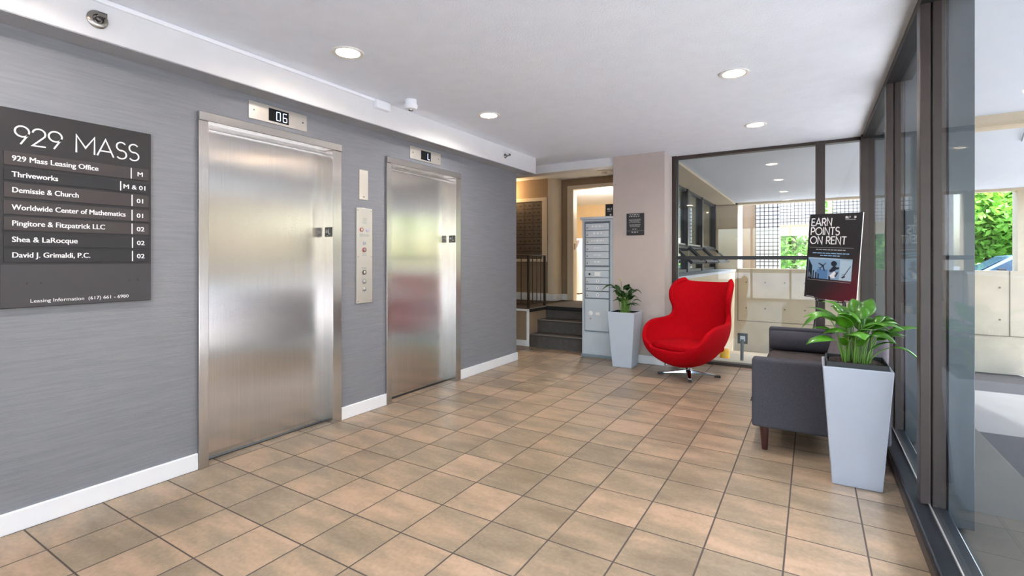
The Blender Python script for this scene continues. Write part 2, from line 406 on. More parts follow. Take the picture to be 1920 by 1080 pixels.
# side glazing along the right: sill, head, mullions with outer fins, panes
XG = .50
sd = struct(MB().box(.42, .56, -4.0, 6.45, 0, .075).build('window_1', 'sill_black', bevel=.006))
MB().box(.412, .424, -4.0, 6.42, 0, .055).build('sill_edge', 'frame_bronze', sd)
MB().box(.455, .60, -4.0, 6.42, 2.535, H).build('head_frame', 'frame_black', sd)
MB().box(XG-.012, XG-.006, -4.0, 6.4, .075, .084).build('glazing_bead', 'steel_plate', sd)
ym = [-3.9, -1.6, .35, 3.115, 4.40]
ym.remove(.35)
for y in ym:
    mm = MB().box(.455, .497, y, y+.085, .075, 2.545).box(.503, .555, y-.004, y+.085, .04, H).build('mullion', 'frame_bronze', sd, bevel=.004)
    MB().box(.560, .655, y-.012, y+.09, .0, H).build('fin', 'fin_grey', sd, bevel=.003)
    MB().box(.54, .565, y+.01, y+.07, .02, H).build('gasket', 'frame_black', sd)
yy = [-4.0]+[y+.04 for y in ym]+[6.36]
for a, b_ in zip(yy[:-1], yy[1:]):
    MB().box(XG-.003, XG+.003, a+.002, b_-.002, .06, 2.56).build('pane', 'glass_clear', sd)
# corner post
MB().box(.44, .56, 6.27, 6.48, 0, H).build('corner_post', 'frame_bronze', sd, bevel=.004)
MB().box(.56, .66, 6.27, 6.40, 0, H).build('fin', 'fin_grey', sd, bevel=.003)
# back window
bw = struct(MB().box(-1.51, -1.455, 6.36, 6.48, 0, H).box(-1.455, .44, 6.38, 6.48, 2.545, H).box(-1.455, .44, 6.37, 6.48, 0, .035).build('window_2', 'frame_bronze', bevel=.003))
MB().box(.035, .125, 6.345, 6.48, .035, 2.56).build('mullion', 'frame_bronze', bw, bevel=.004)
MB().box(-1.455, .035, 6.39, 6.46, 1.275, 1.318).build('rail', 'frame_black', bw)
MB().box(-1.455, -1.445, 6.40, 6.445, .035, 2.545).build('glazing_bead', 'fin_grey', bw)
MB().box(-1.45, .04, 6.422, 6.428, .03, 2.55).build('pane', 'glass_back', bw)
MB().box(.12, .445, 6.422, 6.428, .03, 2.55).build('pane', 'glass_back', bw)

# hall beyond the lifts: header, raised landing, steps, walls, doorway
struct(MB().box(-6.2, -2.155, 6.02, 6.20, 2.47, 2.83).build('trim_2', 'white_paint'))
struct(MB().box(-6.2, -2.155, 6.20, 8.0, 2.70, 2.83).build('ceiling_hall', 'ceiling_paint'))
pl = struct(MB().box(-6.2, -3.56, 6.30, 7.99, 0, .535).build('wall_platform', 'tan_wall'))
struct(MB().box(-3.585, -3.545, 6.285, 6.30, 0, .535).box(-6.2, -3.545, 6.285, 6.30, .515, .545).build('trim_3', 'white_gloss', bevel=.003))
struct(MB().box(-6.2, -3.585, 6.283, 6.30, 0, .085).build('baseboard_platform', 'white_gloss', bevel=.003))
struct(MB().box(-6.2, -3.56, 6.30, 7.99, .535, .55).box(-3.56, -2.155, 6.86, 7.99, .49, .55).build('floor_landing', 'carpet_dark'))
struct(MB().box(-3.56, -2.155, 6.83, 6.86, .495, .552).box(-3.56, -3.53, 6.30, 6.83, .50, .552).build('trim_4', 'nosing_black', bevel=.008))
st = struct(MB().box(-3.52, -2.155, 6.28, 6.58, 0, .165).box(-3.56, -2.155, 6.58, 6.86, 0, .345).box(-3.56, -2.155, 6.86, 7.2, 0, .495).build('floor_steps', 'stair_rubber'))
MB().box(-3.52, -2.155, 6.262, 6.58, .165, .185).box(-3.56, -2.155, 6.562, 6.86, .345, .365).build('tread', 'stair_rubber', st, bevel=.008)
# mailbox wall with its rounded corner, door wall
wmail = MB().box(-6.2, -3.96, 7.7, 7.98, .55, 2.70)
struct(wmail.build('wall_hall', 'tan_wall'))
wm = MB()
wm.prism([(-3.96,7.70,.55),(-3.90,7.705,.55),(-3.865,7.73,.55),(-3.84,7.78,.55),(-3.83,7.86,.55),(-3.83,7.98,.55),(-3.96,7.98,.55)], (0,0,2.15))
struct(wm.build('trim_5', 'cream_trim', smooth=True))
struct(MB().box(-3.83, -3.65, 8.0, 8.12, .55, 2.70).box(-3.65, -2.7, 8.0, 8.12, 2.54, 2.70).box(-2.7, -2.155, 8.0, 8.12, .55, 2.70).box(-6.2, -3.83, 8.0, 8.12, 0, 2.70).build('wall_back', 'tan_wall'))
struct(MB().box(-6.2, -3.96, 7.68, 7.70, .55, .68).box(-3.83, -3.71, 7.985, 8.0, .55, .66).prism([(-3.96,7.68,.55),(-3.86,7.70,.55),(-3.81,7.78,.55),(-3.81,7.985,.55),(-3.83,7.985,.55),(-3.84,7.79,.55),(-3.96,7.71,.55)], (0,0,.11)).build('baseboard_hall', 'white_gloss', bevel=.004))
struct(MB().box(-6.4, -6.2, 4.6, 8.1, 0, 2.8).build('wall_hall_end', 'tan_wall'))
dc = struct(MB().box(-3.715, -3.60, 7.975, 8.0, .55, 2.515).box(-3.715, -2.60, 7.975, 8.0, 2.515, 2.58).box(-2.7, -2.6, 7.975, 8.0, .55, 2.515).build('door_1', 'cream_trim', bevel=.006))
MB().box(-3.655, -3.60, 8.0, 8.13, .55, 2.515).box(-3.655, -2.70, 8.0, 8.13, 2.515, 2.56).build('door_jamb', 'cream_trim', dc)
MB().box(-3.602, -3.594, 8.02, 8.06, 1.45, 1.56).build('strike_plate', 'brass_key', dc)
# laundry room
struct(MB().box(-6.2, -2.3, 8.0, 12.2, .45, .55).build('floor_laundry', 'cream_trim'))
struct(MB().box(-6.2, -2.3, 8.12, 12.2, 2.70, 2.83).build('ceiling_laundry', 'ceiling_paint'))
struct(MB().box(-6.3, -2.2, 12.1, 12.25, .4, 2.7).box(-6.3, -6.2, 8.12, 12.1, .4, 2.7).build('wall_laundry', 'laundry_wall'))
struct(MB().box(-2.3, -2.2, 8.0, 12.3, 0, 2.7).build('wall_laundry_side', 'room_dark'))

# ------------------------------------------------------------------ outdoors
struct(MB().box(-2.3, 3.7, 6.52, 12.4, H, H+.3).box(.66, 3.7, -4.6, 6.52, H, H+.3).box(-4, .66, -4.6, -4.2, H, H+.3).build('ceiling_porch', 'porch_ceiling'))
struct(MB().box(.66, 3.7, 6.02, 6.22, 2.475, H).build('beam_porch', 'concrete_pier'))
struct(MB().box(-9, 3.7, -4.6, 12.6, H+.31, 4.4).build('slab_upper_storey', 'concrete_pier'))
struct(MB().box(-1.46, 12.0, 12.4, 12.62, -1.2, 1.065).build('wall_garage', 'concrete'))
jt = MB()
for x in (-1.455, .79, 3.09, 5.35, 7.6): jt.box(x-.008, x+.008, 12.395, 12.402, -.13, 1.065)
jt.box(-1.46, 12, 12.393, 12.402, -.14, -.125)
struct(jt.build('wall_garage_joints', 'concrete_hole'))
th = MB()
for x in [-1.28+.385*i for i in range(24)]:
    for z in (.755, .165): th.cyl((x,12.392,z), (x,12.402,z), .017, n=10)
struct(th.build('wall_garage_tie_holes', 'concrete_hole'))
struct(MB().box(-2.3, -1.46, 12.4, 12.7, -1.2, H).box(3.2, 3.7, 12.42, 12.7, 1.0, H).box(-2.3, 3.7, 12.4, 12.6, 2.535, H).build('pillar_garage', 'concrete_pier'))
# outside wall with awning windows, running away from the pillar
struct(MB().box(-2.2, -1.51, 6.5, 12.4, -1.2, 1.0).build('wall_outer', 'concrete_pier'))
struct(MB().box(-2.2, -1.50, 6.5, 12.4, 1.0, 1.045).build('trim_6', 'porch_ceiling'))
struct(MB().box(-2.2, -1.505, 6.5, 12.4, 2.545, H).build('beam_outer', 'concrete_pier'))
wf = MB().box(-2.0, -1.92, 6.5, 12.38, 1.045, 1.10).box(-2.0, -1.92, 6.5, 12.38, 2.50, 2.545)
for y in (6.55, 8.0, 9.25, 10.62, 12.2): wf.box(-2.0, -1.90, y-.06, y+.06, 1.045, 2.545)
wf = struct(wf.build('window_3', 'frame_black', bevel=.004))
for y0, y1 in ((6.61,7.94),(8.06,9.19),(9.31,10.56),(10.68,12.14)):
    MB().box(-1.972, -1.966, y0, y1, 1.10, 2.50).build('pane', 'glass_green', wf)
    MB().box(-1.99, -1.93, y0, y1, 1.50, 1.56).build('transom', 'fin_grey', wf)
for y0, y1 in ((8.06,9.19),(9.31,10.56),(10.68,12.14)):
    s_ = MB()
    a, bq = Vector((-1.93,0,1.50)), Vector((-1.62,0,1.20))
    d = (bq-a); nn = Vector((.03,0,.03))
    for q0, q1 in ((y0,y0+.05),(y1-.05,y1)): s_.hexa([(a.x,q0,a.z),(a.x,q1,a.z),(bq.x,q1,bq.z),(bq.x,q0,bq.z),(a.x+.03,q0,a.z+.03),(a.x+.03,q1,a.z+.03),(bq.x+.03,q1,bq.z+.03),(bq.x+.03,q0,bq.z+.03)])
    for t in (0,.9): 
        p, r_ = a+d*t, a+d*(t+.1)
        s_.hexa([(p.x,y0,p.z),(p.x,y1,p.z),(r_.x,y1,r_.z),(r_.x,y0,r_.z),(p.x+.03,y0,p.z+.03),(p.x+.03,y1,p.z+.03),(r_.x+.03,y1,r_.z+.03),(r_.x+.03,y0,r_.z+.03)])
    o = s_.build('awning_sash', 'frame_black', wf)
    MB().add([(a.x+.015,y0,a.z+.015),(a.x+.015,y1,a.z+.015),(bq.x+.015,y1,bq.z+.015),(bq.x+.015,y0,bq.z+.015)], [(0,1,2,3)]).build('pane', 'glass_green', o)
# ground
struct(MB().box(.52, 1.08, -8, 6.5, -.15, -.02).build('sidewalk', 'pavement', bevel=.01))
struct(MB().hexa([(-1.52,6.45,-1.3),(1.1,6.45,-1.3),(1.1,12.4,-1.3),(-1.52,12.4,-1.3),(-1.52,6.45,-.03),(1.1,6.45,-.03),(1.1,12.4,-.83),(-1.52,12.4,-.83)]).build('pavement_court', 'concrete'))
def gz(y): return -.15 if y < 6 else -.15-(y-6)*.106
def ground(name, y0, y1, m, x0, x1):
    struct(MB().hexa([(x0,y0,-1.6),(x1,y0,-1.6),(x1,y1,-1.6),(x0,y1,-1.6),(x0,y0,gz(y0)),(x1,y0,gz(y0)),(x1,y1,gz(y1)),(x0,y1,gz(y1))]).build(name, m))
ground('road_driveway', -12, 5.5, 'asphalt', 1.08, 1.6); ground('pavement_apron', 5.5, 8.6, 'apron', 1.08, 2.4); ground('road_ramp', 8.6, 12.4, 'asphalt', 1.08, 3.2)
ground('pavement_bounce', -12, 5.5, 'bounce_paving', 1.6, 7); ground('pavement_bounce_ramp', 5.5, 8.6, 'bounce_paving', 2.4, 7); ground('pavement_bounce_low', 8.6, 12.4, 'bounce_paving', 3.2, 7)  # unseen paving added beside the driveway as a light reflector
struct(MB().box(7, 40, -30, 12.3, -1.2, -.12).build('pavement_bounce_far', 'bounce_paving'))  # out-of-view sunlit paving, added for its bounce light
struct(MB().box(-40, 7, -40, -4.2, -.6, -.04).build('pavement_bounce_entrance', 'bounce_paving'))  # unseen bright ground behind the camera, added to light the ceiling
struct(MB().box(-60, 60, 12.62, 120, -1.0, -.05).build('road_street', 'street'))
struct(MB().box(21, 22, -18, 24, -1, 9).build('wall_street', 'facade'))
lv = MB()
for i in range(46):
    x = random.gauss(1.5, .22); y = random.gauss(3.7, .5); a = random.random()*PI; r = random.uniform(.012,.03)
    lv.add([(x+r*math.cos(a),y+r*math.sin(a),-.145),(x-r*.5*math.sin(a),y+r*.5*math.cos(a),-.135),(x-r*math.cos(a),y-r*math.sin(a),-.145),(x+r*.5*math.sin(a),y-r*.5*math.cos(a),-.14)], [(0,1,2,3)])
tag(lv.build('fallen_leaves', 'dead_leaf'), 'dry brown fallen leaves scattered on the dark asphalt beside the sidewalk', 'leaves', kind='stuff')
#@@OBJECTS
# ================================================================== WALL FITTINGS
FW = frame((0,0,0), (0,1,0), (0,0,1))                  # faces +X: text runs along +Y
def fx(x, y, z): return frame((x,y,z), (0,1,0), (0,0,1))
def fy(x, y, z): return frame((x,y,z), (1,0,0), (0,0,1))

# directory board
t = thing('directory_sign', 'large black directory board reading 929 MASS on the grey wall', 'sign', (-3.2, 1.003, 1.05))
L0 = Vector((-3.2, 1.003, 1.05))
def rel(mb): mb.M = Matrix.Translation(-L0); return mb
rel(MB().box(-3.2, -3.182, .700, 1.305, 1.05, 1.985)).build('board', 'sign_black', t, bevel=.002)
rel(MB().box(-3.182, -3.1805, .703, 1.303, 1.053, 1.255)).build('lower_panel', 'sign_grey', t)
q = rel(MB()); q.strokes('929', .088, fx(-3.182,.748,1.822), w=.075, spacing=.10); q.build('title_number', 'letter_white', t); q = rel(MB()); q.strokes('MASS', .088, fx(-3.182,.975,1.822), w=.075, spacing=.13)
o = q.build('title_lettering', 'letter_white', t)
rows = [('929 Mass Leasing Office','M','sign_brown',1.718,1.782,1.208), ('Thriveworks','M & 01','sign_dark',1.647,1.703,1.160), ('Demissie & Church','01','sign_brown',1.568,1.636,1.212),
        ('Worldwide Center of Mathematics','01','sign_brown',1.489,1.553,1.212), ('Pingitore & Fitzpatrick LLC','02','sign_brown',1.415,1.478,1.212), ('Shea & LaRocque','02','sign_dark',1.339,1.402,1.214), ('David J. Grimaldi, P.C.','02','sign_dark',1.266,1.329,1.214)]
wid = [.325,.165,.243,.445,.352,.240,.290]
for (a, b_, m_, z0, z1, xb), wd in zip(rows, wid):
    p = rel(MB().box(-3.182, -3.176, .712, 1.292, z0, z1)).build('name_plate', m_, t, bevel=.001)
    zc = (z0+z1)/2
    s_ = MB(); s_.bold(a, .036, FW); wn_ = max(v.y for v in s_.v)-min(v.y for v in s_.v)
    q = rel(MB()); q.bold(a, .036, fx(-3.1758,.738,zc-.010), sx=wd/wn_)
    q.build('lettering', 'letter_white', p); q = rel(MB())
    q.bold(b_, .034, fx(-3.1758, (xb+1.292)/2, zc-.012), align='CENTER', sx=1.1); q.build('floor_lettering', 'letter_white', p); q = rel(MB()); q.box(-3.1762, -3.1755, xb-.0025, xb+.0025, z0+.003, z1-.003)
    q.build('divider', 'letter_white', p)
q = rel(MB()); q.text('Leasing Information  (617) 661 - 6980', .024, fx(-3.1804,1.0,1.072), align='CENTER', sx=1.08); q.build('lettering', 'letter_white', t)
for y in (.79,.84,1.20,1.24): rel(MB().cyl((-3.1806,y,1.165), (-3.1795,y,1.165), .004, n=8)).build('screw_hole', 'sign_dark', t)

# lifts
def lift(y0, name_label, zt=2.185):
    t = thing('elevator', name_label, 'elevator', (-3.2, y0+.53, 0)); T = Matrix.Translation((3.2, -(y0+.53), 0))
    def b(): return MB(T)
    y1 = y0+1.062
    a = b()
    # left and right jambs (front face, reveal), then the header
    a.box(-3.30, -3.178, y0, y0+.058, 0, zt-.055)
    b().box(-3.30, -3.178, y0, y0+.058, 0.0, zt-.055).build('door_jamb', 'steel_frame', t, bevel=.003)
    j = b().box(-3.30, -3.178, y1-.085, y1, 0.0, zt-.055).build('door_jamb', 'steel_frame', t, bevel=.003)
    b().box(-3.30, -3.172, y0, y1, zt-.055, zt).build('door_header', 'steel_frame', t, bevel=.003)
    b().box(-3.31, -3.26, y0+.02, y1-.02, zt-.085, zt-.055).build('header_track', 'steel_frame', t)
    b().box(-3.325, -3.288, y0+.03, y1-.083, .012, zt-.075).build('door_panel', 'steel_door', t, bevel=.002)
    b().box(-3.34, -3.279, y0+.06, y1-.086, -.002, .006).build('sill_track', 'mail_dark', t)
    p = b().box(-3.268, -3.186, y1-.089, y1-.085, 1.455, 1.53).build('floor_plate', 'screen_black', t, bevel=.001)
    q = b(); F = fy(-3.2235, y1-.0892, 1.476); q.strokes('L', .040, F, w=.17, ext=.001)
    st_ = []
    for k in range(10):
        r = .017 if k % 2 == 0 else .008; an = PI/2+k*PI/5
        st_.append((-3.2445+r*math.cos(an), y1-.0892, 1.497+r*math.sin(an)))
    q.prism(st_, (0,-.001,0))
    for k in range(3): q.cyl((-3.245+.008*k, y1-.089, 1.464), (-3.245+.008*k, y1-.0905, 1.464), .002, n=6)
    q.build('lettering', 'letter_grey', p)
    q = b()
    for k in (.22,): q.cyl((-3.172, y0+k+.0, zt-.066), (-3.168, y0+k, zt-.066), .004, n=8)
    return t
lift(1.557, 'wide brushed steel elevator door nearer the black directory board')
lift(3.105, 'brushed steel elevator door past the button panel, towards the steps')

SEG = {'0':'abcdef','6':'acdefg','L':'def'}
def segs(mb, ch, x, y, z, w, h):
    k = w*.10; c = {'a':((0,h),(w,h)),'b':((w,h/2),(w,h)),'c':((w,0),(w,h/2)),'d':((0,0),(w,0)),'e':((0,0),(0,h/2)),'f':((0,h/2),(0,h)),'g':((0,h/2),(w,h/2))}
    for s_ in SEG[ch]:
        (a0,b0),(a1,b1) = c[s_]
        mb.box(x, x+.001, y+min(a0,a1)-(k/2 if a0==a1 else -k*.2), y+max(a0,a1)+(k/2 if a0==a1 else -k*.2), z+min(b0,b1)-(k/2 if b0==b1 else -k*.2), z+max(b0,b1)+(k/2 if b0==b1 else -k*.2))
def indicator(y0, label, txt, yc, w, h, ys0, ys1):
    z0, z1 = 2.222, 2.340
    t = thing('position_indicator', label, 'floor indicator', (-3.2, y0+.22, z0)); T = Matrix.Translation((3.2, -(y0+.22), -z0))
    MB(T).box(-3.2, -3.192, y0, y0+.44, z0, z1).build('face_plate', 'steel_plate', t, bevel=.001)
    s_ = MB(T).box(-3.192, -3.190, ys0, ys1, z0+.015, z1-.017).build('screen', 'screen_black', t)
    q = MB(T)
    for i, ch in enumerate(txt): segs(q, ch, -3.1898, yc+i*(w+.022), z0+.028, w, h)
    q.build('digit', 'digit_glow', s_)
    for y in (y0+.035, y0+.405): MB(T).cyl((-3.192,y,z0+.06), (-3.1905,y,z0+.06), .006, n=10).build('screw', 'nickel', t)
indicator(1.875, 'steel floor indicator plate showing 06 above an elevator', '06', 2.072, .028, .058, 2.015, 2.165)
indicator(3.412, 'steel floor indicator plate showing L above an elevator', 'L', 3.655, .028, .056, 3.560, 3.700)

# call panel between the lifts
t = thing('call_panel', 'tall steel elevator button panel between the two elevators', 'button panel', (-3.2, 2.862, .915)); T = Matrix.Translation((3.2, -2.862, -.915))
MB(T).box(-3.2, -3.188, 2.778, 2.946, .915, 1.705).build('face_plate', 'steel_plate', t, bevel=.0015)
for y, z, r, m_, m2 in ((2.828,1.525,.017,'button_red','steel_plate'), (2.893,1.523,.015,'button_lilac','button_lilac'), (2.858,1.413,.014,'button_lilac','button_grey'), (2.857,1.358,.019,'button_red','button_grey'),
                        (2.857,1.170,.019,'button_dark','steel_plate'), (2.857,1.095,.018,'button_grey','steel_plate'), (2.857,1.030,.018,'button_grey','steel_plate')):
    p = MB(T).lathe([(r,-.003),(r,.004),(r*.72,.006),(r*.70,.003)], (-3.186,y,z), n=20, axis='X').build('button', m_, t, smooth=True)
    MB(T).lathe([(r*.66,-.002),(r*.66,.005),(r*.3,.007)], (-3.186,y,z), n=16, axis='X').build('button_cap', m2, p, smooth=True)
q = MB(T)
def bars(mb, x, yc, z, n, w, dz, h=.0035, seed=1, along='y', y=None):
    rr = random.Random(seed)
    for i in range(n):
        zz = z-i*dz; ww = w*rr.uniform(.72,1.0); a = yc-ww/2
        while a < yc+ww/2-.003:
            l = min(rr.uniform(.010,.028)*(w/.1)**.5, yc+ww/2-a)
            if along == 'y': mb.box(x, x+.0006, a, a+l, zz, zz+h)
            else: mb.box(a, a+l, y-.0006, y, zz, zz+h)
            a += l+h*.9
bars(q, -3.188, 2.865, 1.618, 5, .05, .010, .003, 3); bars(q, -3.188, 2.860, 1.486, 3, .12, .008, .003, 4); bars(q, -3.188, 2.860, 1.325, 3, .05, .009, .003, 5); bars(q, -3.188, 2.855, 1.208, 2, .06, .009, .003, 6)
q.build('engraved_text', 'button_grey', t)
q = MB(T)
for y in (2.792, 2.932):
    for z in (.932, 1.30, 1.685): MB(T).cyl((-3.188,y,z), (-3.1865,y,z), .0035, n=8).build('screw', 'button_dark', t)
t = thing('wall_plate', 'small plain steel plate on the wall above the button panel', 'wall plate', (-3.2, 2.857, 1.777)); T = Matrix.Translation((3.2, -2.857, -1.777))
MB(T).box(-3.2, -3.194, 2.811, 2.904, 1.777, 2.024).build('face_plate', 'steel_plate', t, bevel=.001)
MB(T).lathe([(.006,0),(.006,.004)], (-3.194,2.857,1.80), n=12, axis='X').build('key_switch', 'nickel', t)

# sprinklers on the bulkhead
def sprinkler(y, z, label, big):
    t = thing('sprinkler_head', label, 'sprinkler', (-3.03, y, z)); k = 1.0 if big else .62
    MB().lathe([(.044*k,0),(.044*k,.005),(.034*k,.012),(.024*k,.014),(.020*k,.003)], (0,0,0), axis='X').build('escutcheon', 'nickel', t, smooth=True)
    MB().lathe([(.013,0),(.013,.03),(.010,.035),(.010,.045)], (0,0,0), n=14, axis='X').build('body', 'nickel', t, smooth=True)
    MB().tube([(.03,-.012,0),(.05,-.016,0),(.066,-.008,0)], .003, 6).tube([(.03,.012,0),(.05,.016,0),(.066,.008,0)], .003, 6).cyl((.04,0,0),(.064,0,0),.003,n=6).build('frame_arm', 'nickel', t)
    MB().box(.063, .067, -.018, .018, -.004, .016).box(.050, .067, -.018, .018, .014, .018).build('deflector', 'nickel', t)
sprinkler(1.01, 2.470, 'chrome sprinkler head on the white bulkhead above the directory board', True)
sprinkler(4.81, 2.475, 'small chrome sprinkler head near the far end of the white bulkhead', False)
# surface raceway with its box
t = thing('cable_raceway', 'white cable raceway along the bulkhead ending in a square box', 'raceway', (-3.03, 2.81, 2.55)); T = Matrix.Translation((3.03, -2.81, -2.55))
MB(T).box(-3.03, -3.012, -1.0, 2.83, 2.555, 2.578).build('channel', 'white_gloss', t, bevel=.003)
MB(T).box(-3.03, -2.985, 2.81, 2.96, 2.505, 2.572).build('box', 'white_gloss', t, bevel=.006)
# detector
t = thing('smoke_detector', 'white round smoke detector on the lobby ceiling near the raceway', 'smoke detector', (-2.80, 3.0, H))
MB().lathe([(.048,0),(.048,-.035),(.052,-.04)], (0,0,0)).build('base', 'white_gloss', t, smooth=True)
MB().lathe([(.056,-.038),(.056,-.058),(.046,-.074),(.03,-.078)], (0,0,0)).build('head', 'white_gloss', t, smooth=True)
MB().lathe([(.020,-.077),(.018,-.086),(.010,-.088)], (0,0,0), n=16).build('sensor', 'nickel', t, smooth=True)

# downlights
first = None
spots = [(-2.49, 2.10, 'round recessed ceiling light above the wide elevator'), (-2.49, 3.68, 'round recessed ceiling light past the smoke detector'), (-.465, 3.74, 'round recessed ceiling light above the silver planter and sofa'), (-.465, 5.28, 'round recessed ceiling light in front of the back window'),
         (-.465, 2.10, 'round recessed ceiling light out of view near the camera'), (-.465, .55, 'round recessed ceiling light overhead behind the camera'), (-2.49, .55, 'round recessed ceiling light over the lobby entrance side'), (-.465, -1.6, 'round recessed ceiling light above the entrance glass'), (-2.49, -1.6, 'round recessed ceiling light by the entrance wall')]
lamp = bpy.data.lights.new('downlight_lamp', 'AREA'); lamp.shape = 'DISK'; lamp.size = .13; lamp.energy = LAMP_W; lamp.color = (.97,.98,1.0); lamp.spread = math.radians(160)
for x, y, lb in spots:
    if first is None:
        first = thing('downlight', lb, 'ceiling light', (x,y,H), group='recessed ceiling lights')
        MB().lathe([(.072,-.001),(.098,-.001),(.098,-.005),(.088,-.009),(.072,-.004)], (0,0,0), n=36).build('trim_ring', 'lamp_trim', first, smooth=True)
        MB().lathe([(.073,-.001),(.073,-.004)], (0,0,0), n=36).build('lens', 'lamp_glow', first)
        r = first
    else: r = copy_tree(first, (x,y,H), lb)
    lo = bpy.data.objects.new('lamp', lamp); COL.objects.link(lo); lo.parent = r; lo.location = (0,0,-.012)

# plaque on the pillar
t = thing('wall_plaque', 'small black notice plaque with white text on the taupe pillar', 'plaque', (-1.867, 6.0, 1.578)); T = Matrix.Translation((1.867,-6.0,-1.578))
MB(T).box(-1.978, -1.757, 5.988, 6.0, 1.578, 1.848).build('board', 'sign_dark', t, bevel=.001)
MB(T).box(-1.984, -1.978, 5.990, 6.0, 1.57, 1.852).build('edge', 'cabinet_grey', t)
q = MB(T)
bars(q, 0, -1.875, 1.826, 2, .145, .020, .010, 9, 'x', 5.988); bars(q, 0, -1.872, 1.772, 4, .165, .0135, .005, 10, 'x', 5.988); bars(q, 0, -1.872, 1.706, 3, .165, .0135, .005, 11, 'x', 5.988); bars(q, 0, -1.872, 1.648, 1, .07, .02, .009, 12, 'x', 5.988)
q.box(-1.975, -1.76, 5.9875, 5.988, 1.630, 1.632); bars(q, 0, -1.872, 1.608, 1, .10, .02, .013, 13, 'x', 5.988)
q.build('lettering', 'letter_grey', t)

# ------------------------------------------------------------------ freestanding mailbox cabinet
t = thing('mailbox_cabinet', 'tall pale grey metal mailbox cabinet standing beside the taupe pillar', 'mailbox', (-2.385, 6.03, 0)); T = Matrix.Translation((2.385,-6.03,0))
MB(T).box(-2.595, -2.160, 6.035, 6.24, 0.03, 1.80).build('body', 'cabinet_grey', t, bevel=.004)
MB(T).box(-2.545, -2.218, 6.0335, 6.0355, .345, 1.765).build('door_recess', 'cabinet_dark', t)
MB(T).box(-2.60, -2.158, 6.03, 6.245, 0, .035).build('plinth', 'cabinet_edge', t)
MB(T).box(-2.62, -2.157, 6.012, 6.26, 1.80, 1.832).build('top_cap', 'cabinet_grey', t, bevel=.004)
MB(T).box(-2.545, -2.218, 6.024, 6.034, 1.134, 1.178).build('filler_panel', 'cabinet_grey', t, bevel=.002)
MB(T).box(-2.565, -2.195, 6.028, 6.036, .05, .315).build('pedestal_panel', 'cabinet_grey', t, bevel=.002)
MB(T).box(-2.555, -2.548, 6.022, 6.036, .34, 1.77).box(-2.215, -2.208, 6.022, 6.036, .34, 1.77).box(-2.555, -2.208, 6.022, 6.036, 1.765, 1.775).box(-2.555, -2.208, 6.02, 6.036, 1.178, 1.188).box(-2.555, -2.208, 6.022, 6.036, .333, .342).build('door_frame', 'cabinet_edge', t)
zz = [1.748, 1.655, 1.562, 1.470, 1.378, 1.286, 1.194]
seedk = 20
def locker(z0, z1, mark, keyr=.009):
    global seedk
    p = MB(T).box(-2.540, -2.222, 6.024, 6.034, z0+.004, z1-.004).build('door', 'cabinet_grey', t, bevel=.002)
    MB(T).lathe([(keyr,0),(keyr,-.006),(keyr*.5,-.008)], (-2.515,6.024,(z0+z1)/2-.012), n=12, axis='Y').build('lock', 'brass_key', p)
    if mark == 'label':
        q = MB(T); bars(q, 0, -2.375, (z0+z1)/2-.004, 1, random.uniform(.09,.17), .02, random.choice((.014,.020,.026)), seedk, 'x', 6.0236); seedk += 1
        q.build('name_label', 'letter_white', p)
    elif mark == 'disc':
        MB(T).lathe([(.020,0),(.020,-.0015)], (-2.375,6.024,(z0+z1)/2), n=18, axis='Y').build('number_disc', 'letter_white', p)
        MB(T).lathe([(.009,-.001),(.009,-.002)], (-2.375,6.024,(z0+z1)/2), n=12, axis='Y').build('number_mark', 'cabinet_edge', p)
    return p
for i in range(6): locker(zz[i+1], zz[i], 'label')
p = MB(T).box(-2.548, -2.222, 6.024, 6.034, 1.044, 1.130).build('outgoing_slot', 'cabinet_grey', t, bevel=.002)
MB(T).lathe([(.014,0),(.014,-.002)], (-2.485,6.024,1.085), n=16, axis='Y').build('keyhole', 'sign_dark', p)
MB(T).box(-2.415, -2.335, 6.022, 6.024, 1.06, 1.115).build('instruction_label', 'letter_white', p)
for z0, z1 in ((.954,1.040),(.864,.950),(.772,.860)): locker(z0, z1, 'disc')
p = MB(T).box(-2.548, -2.222, 6.022, 6.034, .348, .762).build('parcel_door', 'cabinet_grey', t, bevel=.003)
MB(T).lathe([(.030,0),(.030,-.003),(.012,-.006)], (-2.47,6.022,.575), n=20, axis='Y').build('lock', 'letter_white', p)
MB(T).lathe([(.009,0),(.009,-.006)], (-2.468,6.022,.505), n=12, axis='Y').build('key', 'brass_key', p)
MB(T).box(-2.40, -2.345, 6.020, 6.022, .555, .59).build('instruction_label', 'letter_white', p)
# small tent sign on the cabinet
t = thing('tent_sign', 'small black sign standing on top of the mailbox cabinet', 'sign', (-2.225, 6.12, 1.832))
MB().box(-.075, .06, -.006, .006, 0, .165).build('board', 'poster_black', t, bevel=.001)
MB().box(-.078, -.072, -.008, .008, 0, .17).box(.057, .063, -.008, .008, 0, .17).box(-.078,.063,-.03,.03,0,.006).build('stand', 'letter_grey', t)
q = MB(); q.strokes('BILT', .026, fy(-.048,-.0064,.085), w=.17, spacing=.22); q.box(-.048, .0, -.0068, -.006, .066, .070); q.lathe([(.012,0),(.012,-.001)], (-.005,-.006,.025), n=14, axis='Y'); q.build('lettering', 'letter_white', t)

